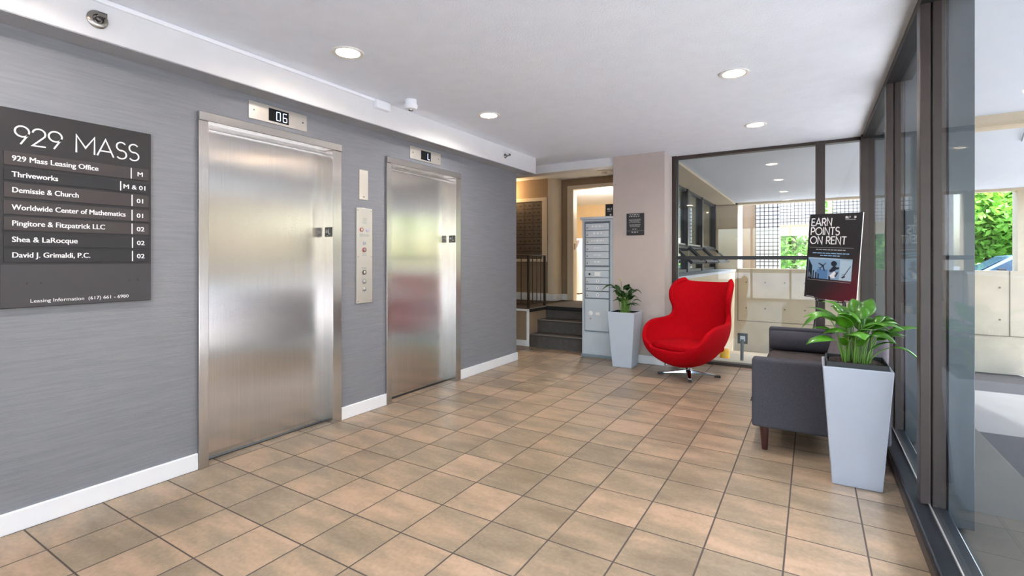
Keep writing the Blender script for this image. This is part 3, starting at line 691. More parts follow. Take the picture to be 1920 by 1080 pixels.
# ------------------------------------------------------------------ hall things
# built-in mailbox bank on the landing
t = thing('mailbox_bank', 'grey metal mailbox bank in a cream frame on the landing wall', 'mailboxes', (-4.35, 7.7, 1.25)); T = Matrix.Translation((4.35,-7.7,-1.25))
MB(T).box(-4.80, -3.97, 7.665, 7.70, 1.235, 1.285).box(-4.80, -3.97, 7.665, 7.70, 2.305, 2.37).box(-4.06, -3.97, 7.665, 7.70, 1.285, 2.305).build('frame', 'cream_trim', t, bevel=.004)
MB(T).box(-4.80, -4.06, 7.688, 7.699, 1.285, 2.305).build('back_panel', 'mail_dark', t)
for i in range(8):
    z0 = 1.292+i*.1265
    for j in range(4):
        x0 = -4.80+j*.185
        p = MB(T).box(x0+.003, x0+.182, 7.676, 7.69, z0+.004, z0+.122).build('door', 'mail_grey', t, bevel=.002)
        MB(T).lathe([(.010,0),(.010,-.006)], (x0+.03,7.676,z0+.06), n=10, axis='Y').build('lock', 'mail_dark', p)
        MB(T).box(x0+.09, x0+.14, 7.6745, 7.676, z0+.05, z0+.066).build('label_slot', 'mail_dark', p)
# railing
t = thing('railing', 'dark metal railing with thin balusters on the landing edge', 'railing', (-3.60, 6.36, .55)); T = Matrix.Translation((3.60,-6.36,-.55))
MB(T).box(-5.6, -3.58, 6.345, 6.375, 1.325, 1.343).box(-3.61, -3.58, 6.345, 6.90, 1.325, 1.343).build('handrail', 'rail_metal', t, bevel=.004)
MB(T).box(-5.6, -3.585, 6.350, 6.370, .605, .620).box(-3.605, -3.585, 6.35, 6.88, .605, .620).build('bottom_rail', 'rail_metal', t)
for x, y in ((-3.595,6.36),(-3.595,6.88)):
    MB(T).box(x-.015, x+.015, y-.015, y+.015, .55, 1.33).build('post', 'rail_metal', t)
for k in range(9): MB(T).cyl((-3.72-.125*k,6.36,.61), (-3.72-.125*k,6.36,1.33), .0075, n=8).build('baluster', 'rail_metal', t)
for k in range(3): MB(T).cyl((-3.595,6.49+.13*k,.61), (-3.595,6.49+.13*k,1.33), .0075, n=8).build('baluster', 'rail_metal', t)
# sconce round the corner
t = thing('wall_sconce', 'small glowing amber wall lamp high on the landing wall', 'wall lamp', (-4.78, 7.70, 2.50))
MB().box(-.04, .04, -.02, 0, -.05, .05).build('back_plate', 'rail_metal', t)
MB().lathe([(.03,-.07),(.045,.0),(.05,.07)], (0,-.07,0), n=18).build('shade', 'sconce_glow', t, smooth=True)
pt = bpy.data.lights.new('sconce_lamp', 'POINT'); pt.energy = 5; pt.color = (1,.68,.34); pt.shadow_soft_size = .06
lo = bpy.data.objects.new('lamp', pt); COL.objects.link(lo); lo.parent = t; lo.location = (0,-.16,.0)
# hall detector
t = thing('smoke_detector', 'white smoke detector on the hall ceiling before the bright doorway', 'smoke detector', (-2.86, 7.55, 2.70))
MB().lathe([(.13,0),(.13,-.012),(.06,-.02)], (0,0,0)).build('base', 'white_gloss', t, smooth=True)
MB().lathe([(.05,-.018),(.045,-.06),(.02,-.07)], (0,0,0)).build('head', 'white_gloss', t, smooth=True)
# laundry appliances and light
t = thing('washing_machine', 'white front-loading washer seen through the bright doorway', 'washer', (-4.45, 9.75, .55))
MB().box(-.34, .34, -.34, .34, .02, .92).build('body', 'washer_white', t, bevel=.015)
MB().hexa([(-.34,-.34,.92),(.34,-.34,.92),(.34,.34,.92),(-.34,.34,.92),(-.34,-.10,1.17),(.34,-.10,1.17),(.34,.34,1.17),(-.34,.34,1.17)]).build('control_console', 'washer_white', t, bevel=.01)
MB().lathe([(.20,0),(.22,-.03),(.17,-.05),(.15,-.02)], (.06,-.34,.55), axis='Y').build('door', 'steel_plate', t, smooth=True)
MB().lathe([(.15,0),(.15,-.03)], (.06,-.34,.55), axis='Y').build('door_glass', 'car_glass', t)
MB().box(-.33, .33, -.33, .33, 0, .025).build('base', 'sign_dark', t)
for k, x in enumerate((.12, .26)):
    MB().hexa([(x-.035,-.335,.97),(x+.03,-.335,.97),(x+.03,-.33,.97),(x-.035,-.33,.97),(x-.05,-.16,1.13),(x+.015,-.16,1.13),(x+.015,-.155,1.13),(x-.05,-.155,1.13)]).build('instruction_card', 'paper_dark', t)
t = thing('ceiling_lamp', 'round white ceiling lamp in the laundry room beyond the doorway', 'ceiling light', (-3.5, 9.2, 2.70))
MB().lathe([(.16,0),(.17,-.02),(.15,-.06),(.08,-.09),(.01,-.10)], (0,0,0)).build('shade', 'lamp_glow', t, smooth=True)
pl2 = bpy.data.lights.new('laundry_lamp', 'POINT'); pl2.energy = 36; pl2.color = (1,.93,.84); pl2.shadow_soft_size = .15
lo = bpy.data.objects.new('lamp', pl2); COL.objects.link(lo); lo.parent = t; lo.location = (0,0,-.28)

# ================================================================== FURNITURE
# ------------------------------------------------------------------ egg chair
def catmull(P, t):
    n = len(P)-1; f = min(max(t,0),1)*n; i = min(int(f), n-1); u = f-i
    p0, p1, p2, p3 = P[max(i-1,0)], P[i], P[i+1], P[min(i+2,n)]
    return [0.5*((2*b)+(-a+c)*u+(2*a-5*b+4*c-d)*u*u+(-a+3*b-3*c+d)*u**3) for a,b,c,d in zip(p0,p1,p2,p3)]
#       centre line y, z      rim x, y, z
EGG = [(-.37,.33, .25,-.355,.345), (-.335,.225, .375,-.335,.43), (-.20,.17, .43,-.265,.555), (-.02,.155, .448,-.14,.62), (.15,.195, .445,.0,.632), (.27,.31, .425,.10,.64), (.325,.46, .398,.165,.662),
       (.345,.60, .378,.195,.715), (.36,.73, .376,.185,.785), (.38,.86, .395,.155,.875), (.405,.98, .402,.17,.975), (.425,1.05, .378,.25,1.06), (.435,1.08, .30,.36,1.098)]
def egg_pt(t, s):
    y, z, rx, ry, rz = catmull(EGG, t); a = abs(s)*PI/2
    k = 1-math.cos(a)
    return Vector((math.copysign(rx*math.sin(a), s)*.85, (y+(ry-y)*k)*.93, .16+(z+(rz-z)*k-.16)*.94))
CH = Vector((-1.155, 5.62, 0)); CROT = math.radians(-24)
chair = thing('egg_chair', 'red wool egg-shaped lounge chair on a chrome swivel base', 'chair', CH, (0,0,CROT))
rows_ = []
NT, NS = 34, 25
for i in range(NT+1): rows_.append([egg_pt(i/NT, -1+2*j/(NS-1)) for j in range(NS)])
sh = MB().strip(rows_).build('shell', 'red_wool', chair, smooth='full', recalc=True)
md = sh.modifiers.new('solid', 'SOLIDIFY'); md.thickness = .052; md.offset = 1.0 ; md.use_even_offset = False
md = sh.modifiers.new('sub', 'SUBSURF'); md.levels = 1; md.render_levels = 2
# seat cushion
cu = []
for i in range(15):
    u = i/14; y = -.355+.60*u; row = []
    for j in range(17):
        v = -1+2*j/16
        wd = .285*math.sin(PI*min(1,.34+.62*u)) if u < .5 else .285*(1-.12*(u-.5))
        row.append(Vector((wd*v, y-.035*(1-v*v)*(1-u)+.035, .368+.028*(1-v**4)*(1-abs(2*u-1)**4)-.02*u)))
    cu.append(row)
co = MB().strip(cu).build('seat_cushion', 'red_wool', chair, smooth='full'); md = co.modifiers.new('solid', 'SOLIDIFY'); md.thickness = .085; md.offset = -1
md = co.modifiers.new('sub', 'SUBSURF'); md.levels = 2; md.render_levels = 2
MB().cyl((0,0,.06), (0,0,.20), .020, n=20).build('column', 'chrome', chair, smooth=True)
MB().lathe([(.03,.02),(.034,.028),(.034,.075),(.028,.082)], (0,0,0), n=24).build('hub', 'chrome', chair, smooth=True)
for k in range(4):
    R_ = Matrix.Rotation(math.radians(38+90*k), 4, 'Z')
    lg = MB(R_)
    for x0, x1, w0, w1, a0, a1, c0, c1 in ((.025,.27,.030,.020,.030,.014,.072,.030),):
        lg.hexa([(x0,-w0,a0),(x1,-w1,a1),(x1,w1,a1),(x0,w0,a0),(x0,-w0*.7,c0),(x1,-w1*.8,c1),(x1,w1*.8,c1),(x0,w0*.7,c0)])
    lo = lg.build('leg', 'chrome', chair, bevel=.006)
    MB(R_).box(.262, .325, -.018, .018, 0.0, .022).build('glide', 'sign_dark', lo, bevel=.004)

# ------------------------------------------------------------------ sofa
SX0, SX1, SY0, SY1 = -.345, .405, 3.655, 5.325
sofa = thing('sofa', 'charcoal fabric sofa with tufted back standing along the glass wall', 'sofa', (0.03, 4.49, 0)); T = Matrix.Translation((-.03,-4.49,0))
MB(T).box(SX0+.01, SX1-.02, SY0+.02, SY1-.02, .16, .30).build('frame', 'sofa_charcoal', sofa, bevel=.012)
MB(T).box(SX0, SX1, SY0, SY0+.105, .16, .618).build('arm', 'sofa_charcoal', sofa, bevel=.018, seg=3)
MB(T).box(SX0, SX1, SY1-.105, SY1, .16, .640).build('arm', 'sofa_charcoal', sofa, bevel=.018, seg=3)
# tufted seat and back
def tufted(name, m_, P, nu, nv, tu, tv, depth, th):
    rows_ = []
    for i in range(nu+1):
        r_ = []
        for j in range(nv+1):
            u, v = i/nu, j/nv
            e = min(u,1-u,.12)/.12; e2 = min(v,1-v,.08)/.08
            puff = (1-(1-e)**2)**.5*(1-(1-e2)**2)**.5
            dm = min(math.hypot((u-a)*P[3], (v-b_)*P[4]) for a in tu for b_ in tv)
            r_.append(P[0]+P[1]*u+P[2]*v+P[5]*(th*puff-depth*math.exp(-(dm/.045)**2)))
        rows_.append(r_)
    top = rows_
    bot = [[P[0]+P[1]*(i/nu)+P[2]*(j/nv) for j in range(nv+1)] for i in range(nu+1)]
    mb = MB(T); n = nv+1; off = (nu+1)*n
    vs = [p for r in top for p in r]+[p for r in bot for p in r]
    fs = [(i*n+k, i*n+k+1, (i+1)*n+k+1, (i+1)*n+k) for i in range(nu) for k in range(nv)]+[(off+i*n+k, off+(i+1)*n+k, off+(i+1)*n+k+1, off+i*n+k+1) for i in range(nu) for k in range(nv)]
    edge = [(i*n) for i in range(nu+1)]+[nu*n+k for k in range(1,nv+1)]+[i*n+nv for i in range(nu-1,-1,-1)]+[k for k in range(nv-1,0,-1)]
    fs += [(edge[i], edge[(i+1)%len(edge)], off+edge[(i+1)%len(edge)], off+edge[i]) for i in range(len(edge))]
    mb.add(vs, fs); return mb.build(name, m_, sofa, smooth=True)
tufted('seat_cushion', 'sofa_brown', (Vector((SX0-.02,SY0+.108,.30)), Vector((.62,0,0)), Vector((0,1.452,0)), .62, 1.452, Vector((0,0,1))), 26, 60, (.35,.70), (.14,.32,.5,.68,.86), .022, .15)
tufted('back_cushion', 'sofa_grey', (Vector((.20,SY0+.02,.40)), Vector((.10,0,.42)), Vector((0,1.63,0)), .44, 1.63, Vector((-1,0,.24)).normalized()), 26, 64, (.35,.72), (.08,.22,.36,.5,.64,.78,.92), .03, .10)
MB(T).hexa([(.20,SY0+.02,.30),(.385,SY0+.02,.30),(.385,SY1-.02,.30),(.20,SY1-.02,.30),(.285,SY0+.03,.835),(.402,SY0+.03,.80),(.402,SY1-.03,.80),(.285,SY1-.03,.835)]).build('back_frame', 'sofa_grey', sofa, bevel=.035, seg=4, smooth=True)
for x, y in ((SX0+.075,SY0+.06),(SX1-.075,SY0+.06),(SX0+.075,SY1-.06),(SX1-.075,SY1-.06)):
    MB(T).tube([(x,y,.0),(x-.004,y,.16)], [.018,.030], 16).build('leg', 'wood_dark', sofa, smooth=True)
def bolster(y, label, m_):
    t = thing('bolster_cushion', label, 'cushion', (-.04, y, .538))
    MB().lathe([(.05,-.285),(.078,-.28),(.086,-.265),(.088,-.2),(.088,.2),(.086,.265),(.078,.28),(.05,.285)], (0,0,0), n=28, axis='X').build('body', m_, t, smooth=True)
    for s_ in (-1,1): MB().lathe([(.079,s_*.276),(.083,s_*.281),(.079,s_*.286)], (0,0,0), n=28, axis='X').build('piping', m_, t, smooth=True)
bolster(5.125, 'round charcoal bolster cushion lying against the far sofa arm', 'sofa_charcoal')

# ------------------------------------------------------------------ easel and poster
PX, PY, PZ, PYAW, PLEAN, PROLL = .145, 5.88, .872, -.732, .04, -.05
pr = Vector((math.cos(PYAW), math.sin(PYAW), 0)); pb = Vector((-math.sin(PYAW), math.cos(PYAW), 0))
pu = Vector((0,0,1))*math.cos(PLEAN)+pb*math.sin(PLEAN)
pr2 = (pr*math.cos(PROLL)+pu*math.sin(PROLL)).normalized(); pu2 = (pu*math.cos(PROLL)-pr*math.sin(PROLL)).normalized(); pn = pu2.cross(pr2)   # pn points back
PM = Matrix(((pr2.x,pn.x,pu2.x,PX),(pr2.y,pn.y,pu2.y,PY),(pr2.z,pn.z,pu2.z,PZ),(0,0,0,1)))
poster = thing('poster', 'black poster board reading EARN POINTS ON RENT on an easel', 'poster'); poster.matrix_world = PM
PW, PH = .29, .868
MB().box(-PW, PW, 0, .008, 0, PH).build('board', 'poster_print', poster, bevel=.001)
MB().box(PW, PW+.003, .0, .008, 0, PH).build('board_edge', 'letter_white', poster)
q = MB(); sz = .078
for i, ln in enumerate(('EARN','POINTS','ON RENT')): q.strokes(ln, sz, fy(-.262,-.0005,.745-i*.093), w=.13, spacing=.14)
q.build('headline', 'letter_white', poster)
q = MB(); q.strokes('BILT', .020, fy(.118,-.0005,.815), w=.20, spacing=.25); q.box(.118,.222,-.001,0,.802,.805); q.box(.205,.225,-.001,0,.815,.822); q.box(.205,.225,-.001,0,.827,.835); q.build('logo', 'letter_white', poster)
q = MB(); q.box(-.265,.225,-.001,0,.523,.526); q.box(-.265,.215,-.001,0,.186,.189); bars(q, 0, -.02, .497, 1, .46, .02, .009, 31, 'x', 0)
q.box(-.262,-.17,-.001,0,.006,.014); q.box(.17,.255,-.001,0,.006,.014); q.build('small_print', 'letter_grey', poster)
q = MB(); bars(q, 0, -.02, .462, 1, .46, .02, .009, 33, 'x', 0); bars(q, 0, -.02, .438, 1, .26, .02, .009, 34, 'x', 0); q.build('small_print', 'letter_blue', poster)
pc = MB().box(-.268, .222, -.0012, 0, .205, .418).build('picture_strip', 'poster_blue', poster)
MB().box(.095,.222,-.0016,-.0012,.205,.418).box(-.268,.222,-.0016,-.0012,.405,.418).build('pale_panel', 'poster_blue_light', pc)
MB().box(-.158,-.035,-.0016,-.0012,.205,.30).build('deep_panel', 'poster_blue_deep', pc)
q = MB()
def pp(pts): q.prism([(x,-.0016,z) for x,z in pts], (0,-.0006,0))
pp([(-.262,.205),(-.262,.40),(-.215,.33),(-.215,.205)])
for k in range(3): pp([(-.205+.03*k,.205),(-.205+.03*k,.285-.015*k),(-.19+.03*k,.285-.015*k),(-.19+.03*k,.205)])
q.build('skyline_print', 'poster_ink', pc); q = MB()
# aeroplane: fuselage, wings, tail
def rotp(pts, cx, cz, a, s_): return [(cx+s_*(x*math.cos(a)-z*math.sin(a)), cz+s_*(x*math.sin(a)+z*math.cos(a))) for x,z in pts]
pp(rotp([(-.5,-.05),(.5,-.05),(.58,0),(.5,.05),(-.5,.05)], -.095,.335,.75,.085)); pp(rotp([(-.05,0),(.18,0),(-.12,.62),(-.26,.62)], -.095,.335,.75,.085)); pp(rotp([(-.05,0),(.18,0),(-.12,-.62),(-.26,-.62)], -.095,.335,.75,.085)); pp(rotp([(-.46,0),(-.36,0),(-.5,.22),(-.58,.22)], -.095,.335,.75,.085)); pp(rotp([(-.46,0),(-.36,0),(-.5,-.22),(-.58,-.22)], -.095,.335,.75,.085))
q.build('aeroplane_print', 'poster_ink', pc); q = MB()
# generic running figure
pp([(.03+.033*math.cos(a*PI/6), .365+.027*math.sin(a*PI/6)) for a in range(12)]); pp([(-.02,.29),(.03,.345),(.06,.335),(.05,.295),(.0,.275)]); pp([(.045,.325),(.085,.335),(.09,.315),(.05,.305)]); pp([(.05,.275),(.085,.285),(.06,.235),(.04,.24)]); pp([(-.02,.205),(-.02,.24),(.0,.235),(.0,.205)])
q.build('figure_print', 'poster_ink', pc); q = MB()
pp([(.115,.235),(.15,.255),(.16,.24),(.13,.225)]); pp([(.14,.25),(.205,.35),(.21,.347),(.15,.25)]); pp([(.12,.26),(.15,.265),(.15,.262),(.12,.255)])
q.build('club_print', 'poster_ink', pc)
q = MB(); pp([(-.01,.245),(.04,.29),(.06,.27),(.045,.22),(.0,.225)]); pp([(-.255,.215),(-.25,.27),(-.225,.23),(-.225,.21)]); q.build('picture_highlight', 'letter_white', pc)

ez = thing('easel', 'black metal tripod easel holding the poster board', 'easel', (PX, PY, 0)); T = Matrix.Translation((-PX,-PY,0))
def wp(x, d, z): return PM @ Vector((x,d,z))
tipL, tipR = wp(-.13, .022, .80), wp(.13, .022, .80); apex = wp(.0,.03,.84)
footL = wp(-.22, .03, -.862); footR = wp(.22, .03, -.862); footB = Vector((.36, 6.20, .006))
for a, b_ in ((wp(-.06,.02,.80), footL), (wp(.06,.02,.80), footR), (apex, footB)):
    MB(T).tube([a, b_], .008, 8).build('leg', 'frame_black', ez, smooth=True)
def between(a, b_, z): k = (a.z-z)/(a.z-b_.z); return a+(b_-a)*k
hl = between(wp(-.06,.02,.80), footL, wp(0,0,-.02).z); hr = between(wp(.06,.02,.80), footR, wp(0,0,-.02).z)
for c, xx in ((hl, -.15), (hr, .15)):
    MB(T).tube([c, wp(xx*.8,-.02,-.012), wp(xx*.8,-.02,.012)], .006, 6).build('support_arm', 'frame_black', ez)
    MB(T).tube([c, wp(xx*1.1,.006,-.010)], .006, 6).build('support_arm', 'frame_black', ez)
MB(T).tube([hl, hr], .006, 6).build('crossbar', 'frame_black', ez)
MB(T).ball(apex, .018, 12).build('hinge', 'frame_black', ez)

# ------------------------------------------------------------------ planters and plants
def planter(cx, cy, hb, ht, h, label, m_, rz=0.0):
    t = thing('planter', label, 'planter', (cx,cy,0), (0,0,rz))
    wl = .016; hi = ht-wl; hd = hb+(ht-hb)*.45-wl
    vs = [(-hb,-hb,0),(hb,-hb,0),(hb,hb,0),(-hb,hb,0),(-ht,-ht,h),(ht,-ht,h),(ht,ht,h),(-ht,ht,h),(-hi,-hi,h),(hi,-hi,h),(hi,hi,h),(-hi,hi,h),(-hd,-hd,h*.55),(hd,-hd,h*.55),(hd,hd,h*.55),(-hd,hd,h*.55)]
    fs = [(0,3,2,1),(0,1,5,4),(1,2,6,5),(2,3,7,6),(3,0,4,7),(4,5,9,8),(5,6,10,9),(6,7,11,10),(7,4,8,11),(8,9,13,12),(9,10,14,13),(10,11,15,14),(11,8,12,15),(12,13,14,15)]
    MB().add(vs, fs).build('pot_body', m_, t, bevel=.006)
    return t
planter(.215, 3.462, .117, .163, .675, 'tall tapered silver planter with a peace lily beside the sofa', 'planter_silver')
planter(-1.915, 5.745, .116, .166, .655, 'tall tapered white planter in front of the mailbox cabinet', 'planter_white')

def leaf(mb, base, az, reach, rise, droop, width, length, rnd, petiole=True, st_=None, twist=0.0):
    """petiole arcs up from base; blade continues, droops, folds along its midrib"""
    d = Vector((math.cos(az), math.sin(az), 0)); side = Vector((-math.sin(az), math.cos(az), 0)); upv = Vector((0,0,1))
    B = Vector(base); P0 = B; P1 = B+upv*rise*.75+d*reach*.12; P2 = B+upv*rise+d*reach*.40
    bez = lambda t: P0*(1-t)**2+P1*2*t*(1-t)+P2*t*t
    if st_ is not None: st_.tube([bez(t/5) for t in range(6)], [.0042,.004,.0036,.0033,.003,.0026], 6)
    dirv = (P2-P1).normalized()
    dirv = (dirv+d*.12).normalized(); n = 10; cur = P2; rows_ = []; ang = 0
    for i in range(n+1):
        u = i/n; wv = width*.92*(math.sin(PI*u**.64)**1.05 if 0 < u < 1 else 0.0)
        dv = (dirv+Vector((0,0,-1))*(droop+.35)*u*1.9+d*.35*u).normalized()
        nn = dv.cross(side).normalized()
        sd_ = side*math.cos(twist*u)+nn*math.sin(twist*u)
        wob = .10*math.sin(u*9+az*3)
        r_ = []
        for v in (-1,-.55,0,.55,1): r_.append(cur+sd_*wv*v*.5+nn*(-abs(v)*wv*(.20)+wv*.25*wob*v) if True else 0)
        rows_.append(r_); cur = cur+dv*length/n
    mb.strip(rows_)
def plant(loc, name, label, specs, pot_half, leafm, rnd, soilz=-.02):
    t = thing(name, label, 'plant', loc)
    p_ = pot_half
    MB().hexa([(-p_*.8,-p_*.8,-.22),(p_*.8,-p_*.8,-.22),(p_*.8,p_*.8,-.22),(-p_*.8,p_*.8,-.22),(-p_,-p_,-.012),(p_,-p_,-.012),(p_,p_,-.012),(-p_,p_,-.012)]).build('nursery_pot', 'pot_black', t, bevel=.012)
    rm = MB()
    for s_ in (-1, 1): rm.box(-p_-.004, p_+.004, s_*p_-.004, s_*p_+.004, -.03, .016).box(s_*p_-.004, s_*p_+.004, -p_, p_, -.03, .016)
    rm.build('pot_rim', 'pot_black', t, bevel=.002)
    so = []
    for i in range(9):
        so.append([Vector((-p_*.9+p_*1.8*i/8, -p_*.9+p_*1.8*j/8, -.008+.016*rnd.random())) for j in range(9)])
    MB().strip(so).build('soil', 'soil', t)
    s_ = MB(); l_ = MB()
    for sp in specs: leaf(l_, *sp[:7], rnd, st_=s_, twist=sp[7] if len(sp) > 7 else 0)
    s_.build('stem', 'stem_green', t, smooth=True)
    o = l_.build('foliage', leafm, t, smooth='full', solid=.0012, recalc=False)
    return t
rnd = random.Random(11)
A = math.radians
# each: base, azimuth, reach, rise, droop, width, length
IR, IT = 31.4, -58.6            # compass of the window side and of the room side
sp = [((-.05,-.02,0), A(IR+175), .24, .26, 1.15, .085, .19), ((-.03,.0,0), A(IR+160), .15, .24, .55, .125, .20), ((-.01,.01,0), A(IR+150), .07, .27, .35, .10, .17),
      ((.01,.01,0), A(IR+35), .10, .25, .20, .125, .23), ((.03,.0,0), A(IR+5), .17, .21, .55, .10, .20), ((.05,-.01,0), A(IR-5), .21, .17, .15, .085, .25), ((.06,.03,0), A(IR+15), .20, .24, .75, .09, .16),
      ((.06,-.02,0), A(IR-20), .27, .10, 1.2, .045, .22), ((-.06,-.03,0), A(IR+190), .16, .135, .55, .135, .20), ((-.01,-.06,0), A(IT-18), .09, .16, .65, .13, .16), ((.03,-.05,0), A(IT+20), .10, .16, .75, .12, .17),
      ((.0,.05,0), A(IR+90), .12, .25, .4, .10, .20), ((-.03,.04,0), A(IR+120), .13, .22, .6, .10, .18), ((.05,.04,0), A(IR+45), .14, .21, .6, .11, .18), ((.02,-.03,0), A(IT+60), .12, .20, .6, .11, .18),
      ((-.03,-.03,0), A(IR+215), .06, .20, .3, .10, .17), ((.02,.05,0), A(IR+70), .05, .27, .25, .09, .15), ((.07,.0,0), A(IR), .09, .13, .4, .09, .19), ((-.06,.02,0), A(IR+170), .08, .15, .4, .08, .16),
      ((.0,-.05,0), A(IT), .04, .10, .2, .045, .15), ((.05,-.05,0), A(IT+30), .05, .09, .25, .05, .15), ((-.05,-.05,0), A(IT-40), .05, .10, .2, .045, .15), ((.07,.05,0), A(IR+25), .14, .16, .8, .10, .17), ((0,0,0), A(IT-70), .05, .22, .4, .10, .16), ((.03,.0,0), A(IR+60), .03, .18, .0, .06, .20)]
for k in range(16):
    sp.append(((rnd.uniform(-.07,.07), rnd.uniform(-.06,.06), 0), A(IR)+rnd.uniform(0,2*PI), rnd.uniform(.04,.14), rnd.uniform(.10,.25), rnd.uniform(.2,1.0), rnd.uniform(.05,.10), rnd.uniform(.13,.21), rnd.uniform(-.5,.5)))
plant((.215,3.462,.685), 'peace_lily', 'green leafy peace lily growing in the silver planter', sp, .140, 'leaf_green', rnd)
sp2 = []
for k in range(26):
    sp2.append(((rnd.uniform(-.05,.05), rnd.uniform(-.05,.05), 0), rnd.uniform(0,2*PI), rnd.uniform(.02,.09), rnd.uniform(.09,.29), rnd.uniform(.1,.8), rnd.uniform(.06,.09), rnd.uniform(.12,.17)))
sp2 += [((-.05,-.02,0), A(IR+180), .15, .30, .95, .09, .22), ((-.03,-.03,0), A(IR+165), .06, .24, .35, .085, .15), ((.05,-.02,0), A(IR), .14, .26, 1.0, .075, .14), ((.06,.0,0), A(IR-15), .10, .15, .8, .06, .12), ((.03,-.02,0), A(IR+10), .05, .19, .3, .05, .14)]
t2 = plant((-1.915,5.745,.635), 'peace_lily', 'small dark green peace lily in the white planter by the mailboxes', sp2, .140, 'leaf_dark', rnd)
s_ = MB(); l_ = MB(); leaf(l_, (-.03,0,0), A(IR+180), .05, .38, .5, .035, .06, rnd, st_=s_); s_.build('flower_stem', 'stem_green', t2); l_.build('flower', 'leaf_yellow', t2, smooth='full', solid=.001, recalc=False)

# ================================================================== OUTDOOR THINGS
t = thing('bollard', 'stubby yellow bollard outside the window behind the red chair', 'bollard', (-1.20, 8.55, gz(8.55)+.13)); 
t.location.z = -.03-(8.55-6.45)*.1345
MB().lathe([(.075,-.02),(.075,.13),(.068,.145),(.0,.148)], (0,0,0), n=20).build('post', 'yellow_paint', t, smooth=True)
MB().lathe([(.0765,.05),(.0765,.06)], (0,0,0), n=20).build('stripe', 'leaf_yellow', t)
t = thing('bollard', 'stubby yellow bollard outside the window beyond the sofa', 'bollard', (-.29, 10.4, -.03-(10.4-6.45)*.1345))
MB().lathe([(.09,-.02),(.09,.22),(.08,.24),(.0,.245)], (0,0,0), n=20).build('post', 'yellow_paint', t, smooth=True)
MB().lathe([(.0915,.09),(.0915,.12)], (0,0,0), n=20).build('stripe', 'tile_white', t)
zb = -.03-(8.3-6.45)*.1345
t = thing('pedestal_reader', 'dark square card reader on a leaning metal post outside', 'card reader', (-.90, 8.3, zb))
MB().box(-.078, .062, -.02, .02, .26, .42).build('face_plate', 'frame_black', t, bevel=.004)
MB().box(-.04, .03, -.024, -.018, .30, .38).build('screen', 'cabinet_grey', t)
MB().tube([(-.01,-.03,.33),(-.012,-.036,.15),(-.015,-.03,0.0)], .024, 8).build('post', 'fin_grey', t)
# cars in the street
def car(x0, y, L, label, paint, flip=False):
    t = thing('car', label, 'car', (x0+L/2, y, -.05)); k = L/4.4; T = Matrix.Scale(-1, 4, (1,0,0)) if flip else None
    def b(): return MB(T)
    prof = [(-2.2,.35),(-2.2,.78),(-1.35,.93),(-.75,.98),(2.05,.98),(2.2,.85),(2.2,.35),(1.75,.25),(-1.8,.25)]
    b().prism([(x*k,-.85,z) for x,z in prof], (0,1.7,0)).build('body', paint, t, bevel=.06, seg=3, smooth=True)
    cab = [(-1.05,.96),(-.35,1.42),(.15,1.47),(1.15,1.45),(1.9,.97)]
    b().prism([(x*k,-.74,z) for x,z in cab], (0,1.48,0)).build('cabin', paint, t, bevel=.07, seg=3, smooth=True)
    g = b()
    for pts in ([(-.92,.99),(-.33,1.36),(.28,1.40),(.28,.99)], [(.36,.99),(.36,1.40),(1.08,1.38),(1.62,.99)]): g.prism([(x*k,-.752,z) for x,z in pts], (0,.01,0))
    g.build('side_window', 'car_glass', t)
    b().hexa([(-1.04*k,-.62,1.0),(-1.06*k,-.62,1.0),(-1.06*k,.62,1.0),(-1.04*k,.62,1.0),(-.40*k,-.55,1.41),(-.42*k,-.55,1.41),(-.42*k,.55,1.41),(-.40*k,.55,1.41)]).build('windshield', 'car_glass', t)
    for x in (-1.35,1.35):
        for y_ in (-.86,.86):
            w_ = b().lathe([(.0,-.1),(.31,-.1),(.33,-.06),(.33,.06),(.31,.1),(.0,.1)], (x*k,y_*.92,.33), n=24, axis='Y').build('wheel', 'tyre', t, smooth=True)
            b().lathe([(.0,-.11),(.19,-.108),(.20,.108),(.0,.11)], (x*k,y_*.92,.33), n=20, axis='Y').build('hubcap', 'nickel', w_, smooth=True)
    b().box(-.72*k, -.55*k, -.96, -.84, .98, 1.08).build('wing_mirror', 'frame_black', t, bevel=.02)
    b().box(2.1*k, 2.215*k, -.80, -.45, .68, .84).box(2.1*k, 2.215*k, .45, .80, .68, .84).build('tail_light', 'car_red', t)
    return t
car(2.75, 18.7, 4.3, 'pale blue car parked beneath the bright green tree', 'car_blue')
car(-1.25, 16.5, 3.75, 'white car with red tail lights parked behind the garage wall', 'car_white')
t = thing('ceiling_cable', 'thin dark cable running slantwise under the porch ceiling', 'cable', (1.2, 6.0, 2.50)); T = Matrix.Translation((-1.2,-6.0,-2.50))
MB(T).tube([(1.95,7.45,2.565),(1.80,6.8,2.54),(1.66,6.26,2.53)], .006, 6).build('wire', 'frame_black', t)
MB(T).box(1.63, 1.69, 6.22, 6.28, 2.50, 2.56).build('junction_box', 'fin_grey', t)
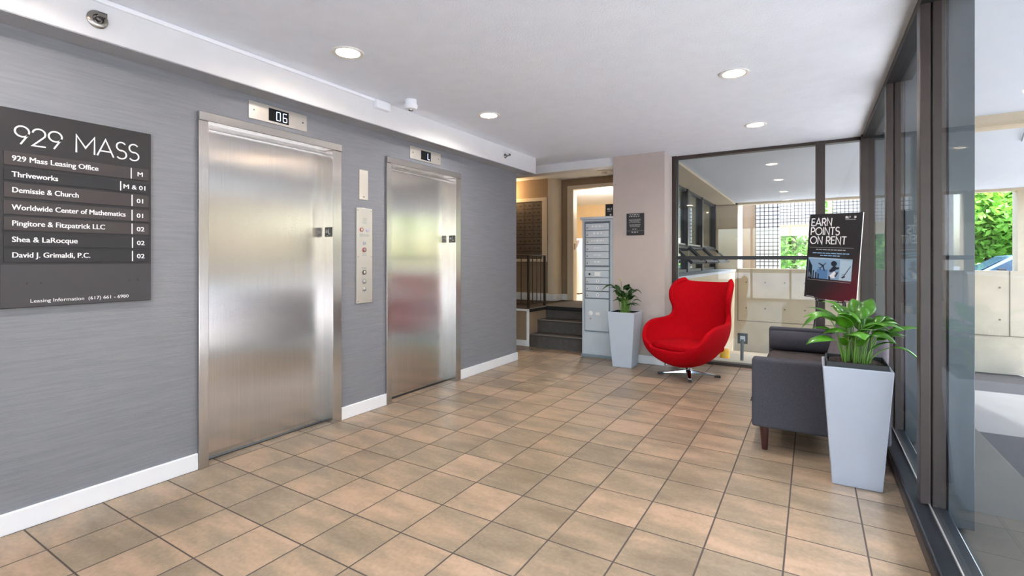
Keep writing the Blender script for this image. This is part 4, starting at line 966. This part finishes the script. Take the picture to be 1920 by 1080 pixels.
# neighbouring garage: gridded screens
def gridscreen(name, label, x0, x1, y0, y1, z0, z1, pitch, cat, barw=.011):
    t = thing(name, label, cat, (x0, y0, z0)); T = Matrix.Translation((-x0,-y0,-z0))
    MB(T).box(x0, x1, y0, y1, z0, z1).build('block_face', 'tile_white', t)
    g = MB(T); x = x0
    while x <= x1+.001: g.box(x-barw, x+barw, y0-.006, y0+.002, z0, z1); x += pitch
    z = z0
    while z <= z1+.001: g.box(x0, x1, y0-.006, y0+.002, z-barw, z+barw); z += pitch
    g.build('joint_grid', 'grid_line', t); return t
gridscreen('tiled_column', 'white gridded tile column with dark joints across the street', -1.31, -.74, 15.0, 15.5, -.05, 3.6, .105, 'column')
gridscreen('tiled_screen', 'pale gridded tile screen above the beam beside the tiled column', -.735, .30, 15.15, 15.25, 2.20, 3.6, .085, 'screen', .004)
gridscreen('tiled_screen', 'pale gridded tile screen behind the poster near the corner post', -.0+.46, 1.6, 15.0, 15.1, 2.05, 3.6, .085, 'screen', .006)
struct(MB().box(-.74, .42, 15.0, 15.4, 1.92, 2.20).build('beam_garage', 'concrete_pier'))
struct(MB().box(.35, .45, 15.0, 15.3, -.05, 3.6).build('pillar_neighbour', 'concrete_pier'))
struct(MB().box(-1.78, -1.66, 14.9, 15.4, -.05, 3.6).build('pillar_white', 'white_paint'))
struct(MB().box(-1.66, -1.31, 15.2, 15.5, -.05, 3.6).build('wall_neighbour', 'tan_wall'))
# trees
def tree(name, x, y, h, r, label, m_, n, seed):
    rr = random.Random(seed); t = thing(name, label, 'tree', (x,y,-.06), group=None)
    MB().tube([(0,0,0),(.05,.02,h*.3),(-.05,.05,h*.6)], [.16,.12,.07], 10).tube([(.05,.02,h*.3),(r*.4,.1,h*.55)], [.08,.03], 6).tube([(.0,.02,h*.35),(-r*.4,-.1,h*.6)], [.08,.03], 6).build('trunk', 'bark', t, smooth=True)
    q = MB(); cl = [(rr.uniform(-.62,.62)*r, rr.uniform(-.55,.55)*r, h*rr.uniform(.12,1.0), r*rr.uniform(.25,.5)) for _ in range(44)]
    vs = []; fs = []
    for i in range(n):
        cx, cy_, cz, cr_ = rr.choice(cl)
        d = Vector((rr.gauss(0,1),rr.gauss(0,1),rr.gauss(0,1))).normalized()*cr_*rr.random()**.4; c = Vector((cx,cy_,cz))+Vector((d.x,d.y,d.z*.6))
        a = Vector((rr.gauss(0,1),rr.gauss(0,1),rr.gauss(0,.5))).normalized(); b_ = a.cross(Vector((rr.gauss(0,.6),rr.gauss(0,.6),1))).normalized()
        s1, s2 = rr.uniform(.09,.19), rr.uniform(.04,.075); o = len(vs)
        vs += [c-a*s1, c+b_*s2, c+a*s1, c-b_*s2]; fs.append((o,o+1,o+2,o+3))
    q.add(vs, fs); q.build('foliage', m_, t, recalc=False)
tree('tree', 5.0, 22.2, 5.2, 2.5, 'bright green leafy tree beyond the blue car', 'tree_leaf', 15000, 1)
tree('tree', 13.2, 21.5, 6.5, 3.5, 'broad green tree along the street past the garage pier', 'tree_leaf', 9000, 2)
tree('tree', -.7, 25.6, 5.2, 2.9, 'green tree seen beneath the beam beside the tiled column', 'tree_leaf', 13000, 4)
tree('tree', 8.0, 28.5, 6.5, 2.7, 'dark green tree standing behind the bright green tree', 'tree_leaf_dark', 9000, 5)
tree('tree', 20.0, 28.5, 7.0, 3.0, 'tall green tree near the street corner building', 'tree_leaf', 8000, 6)
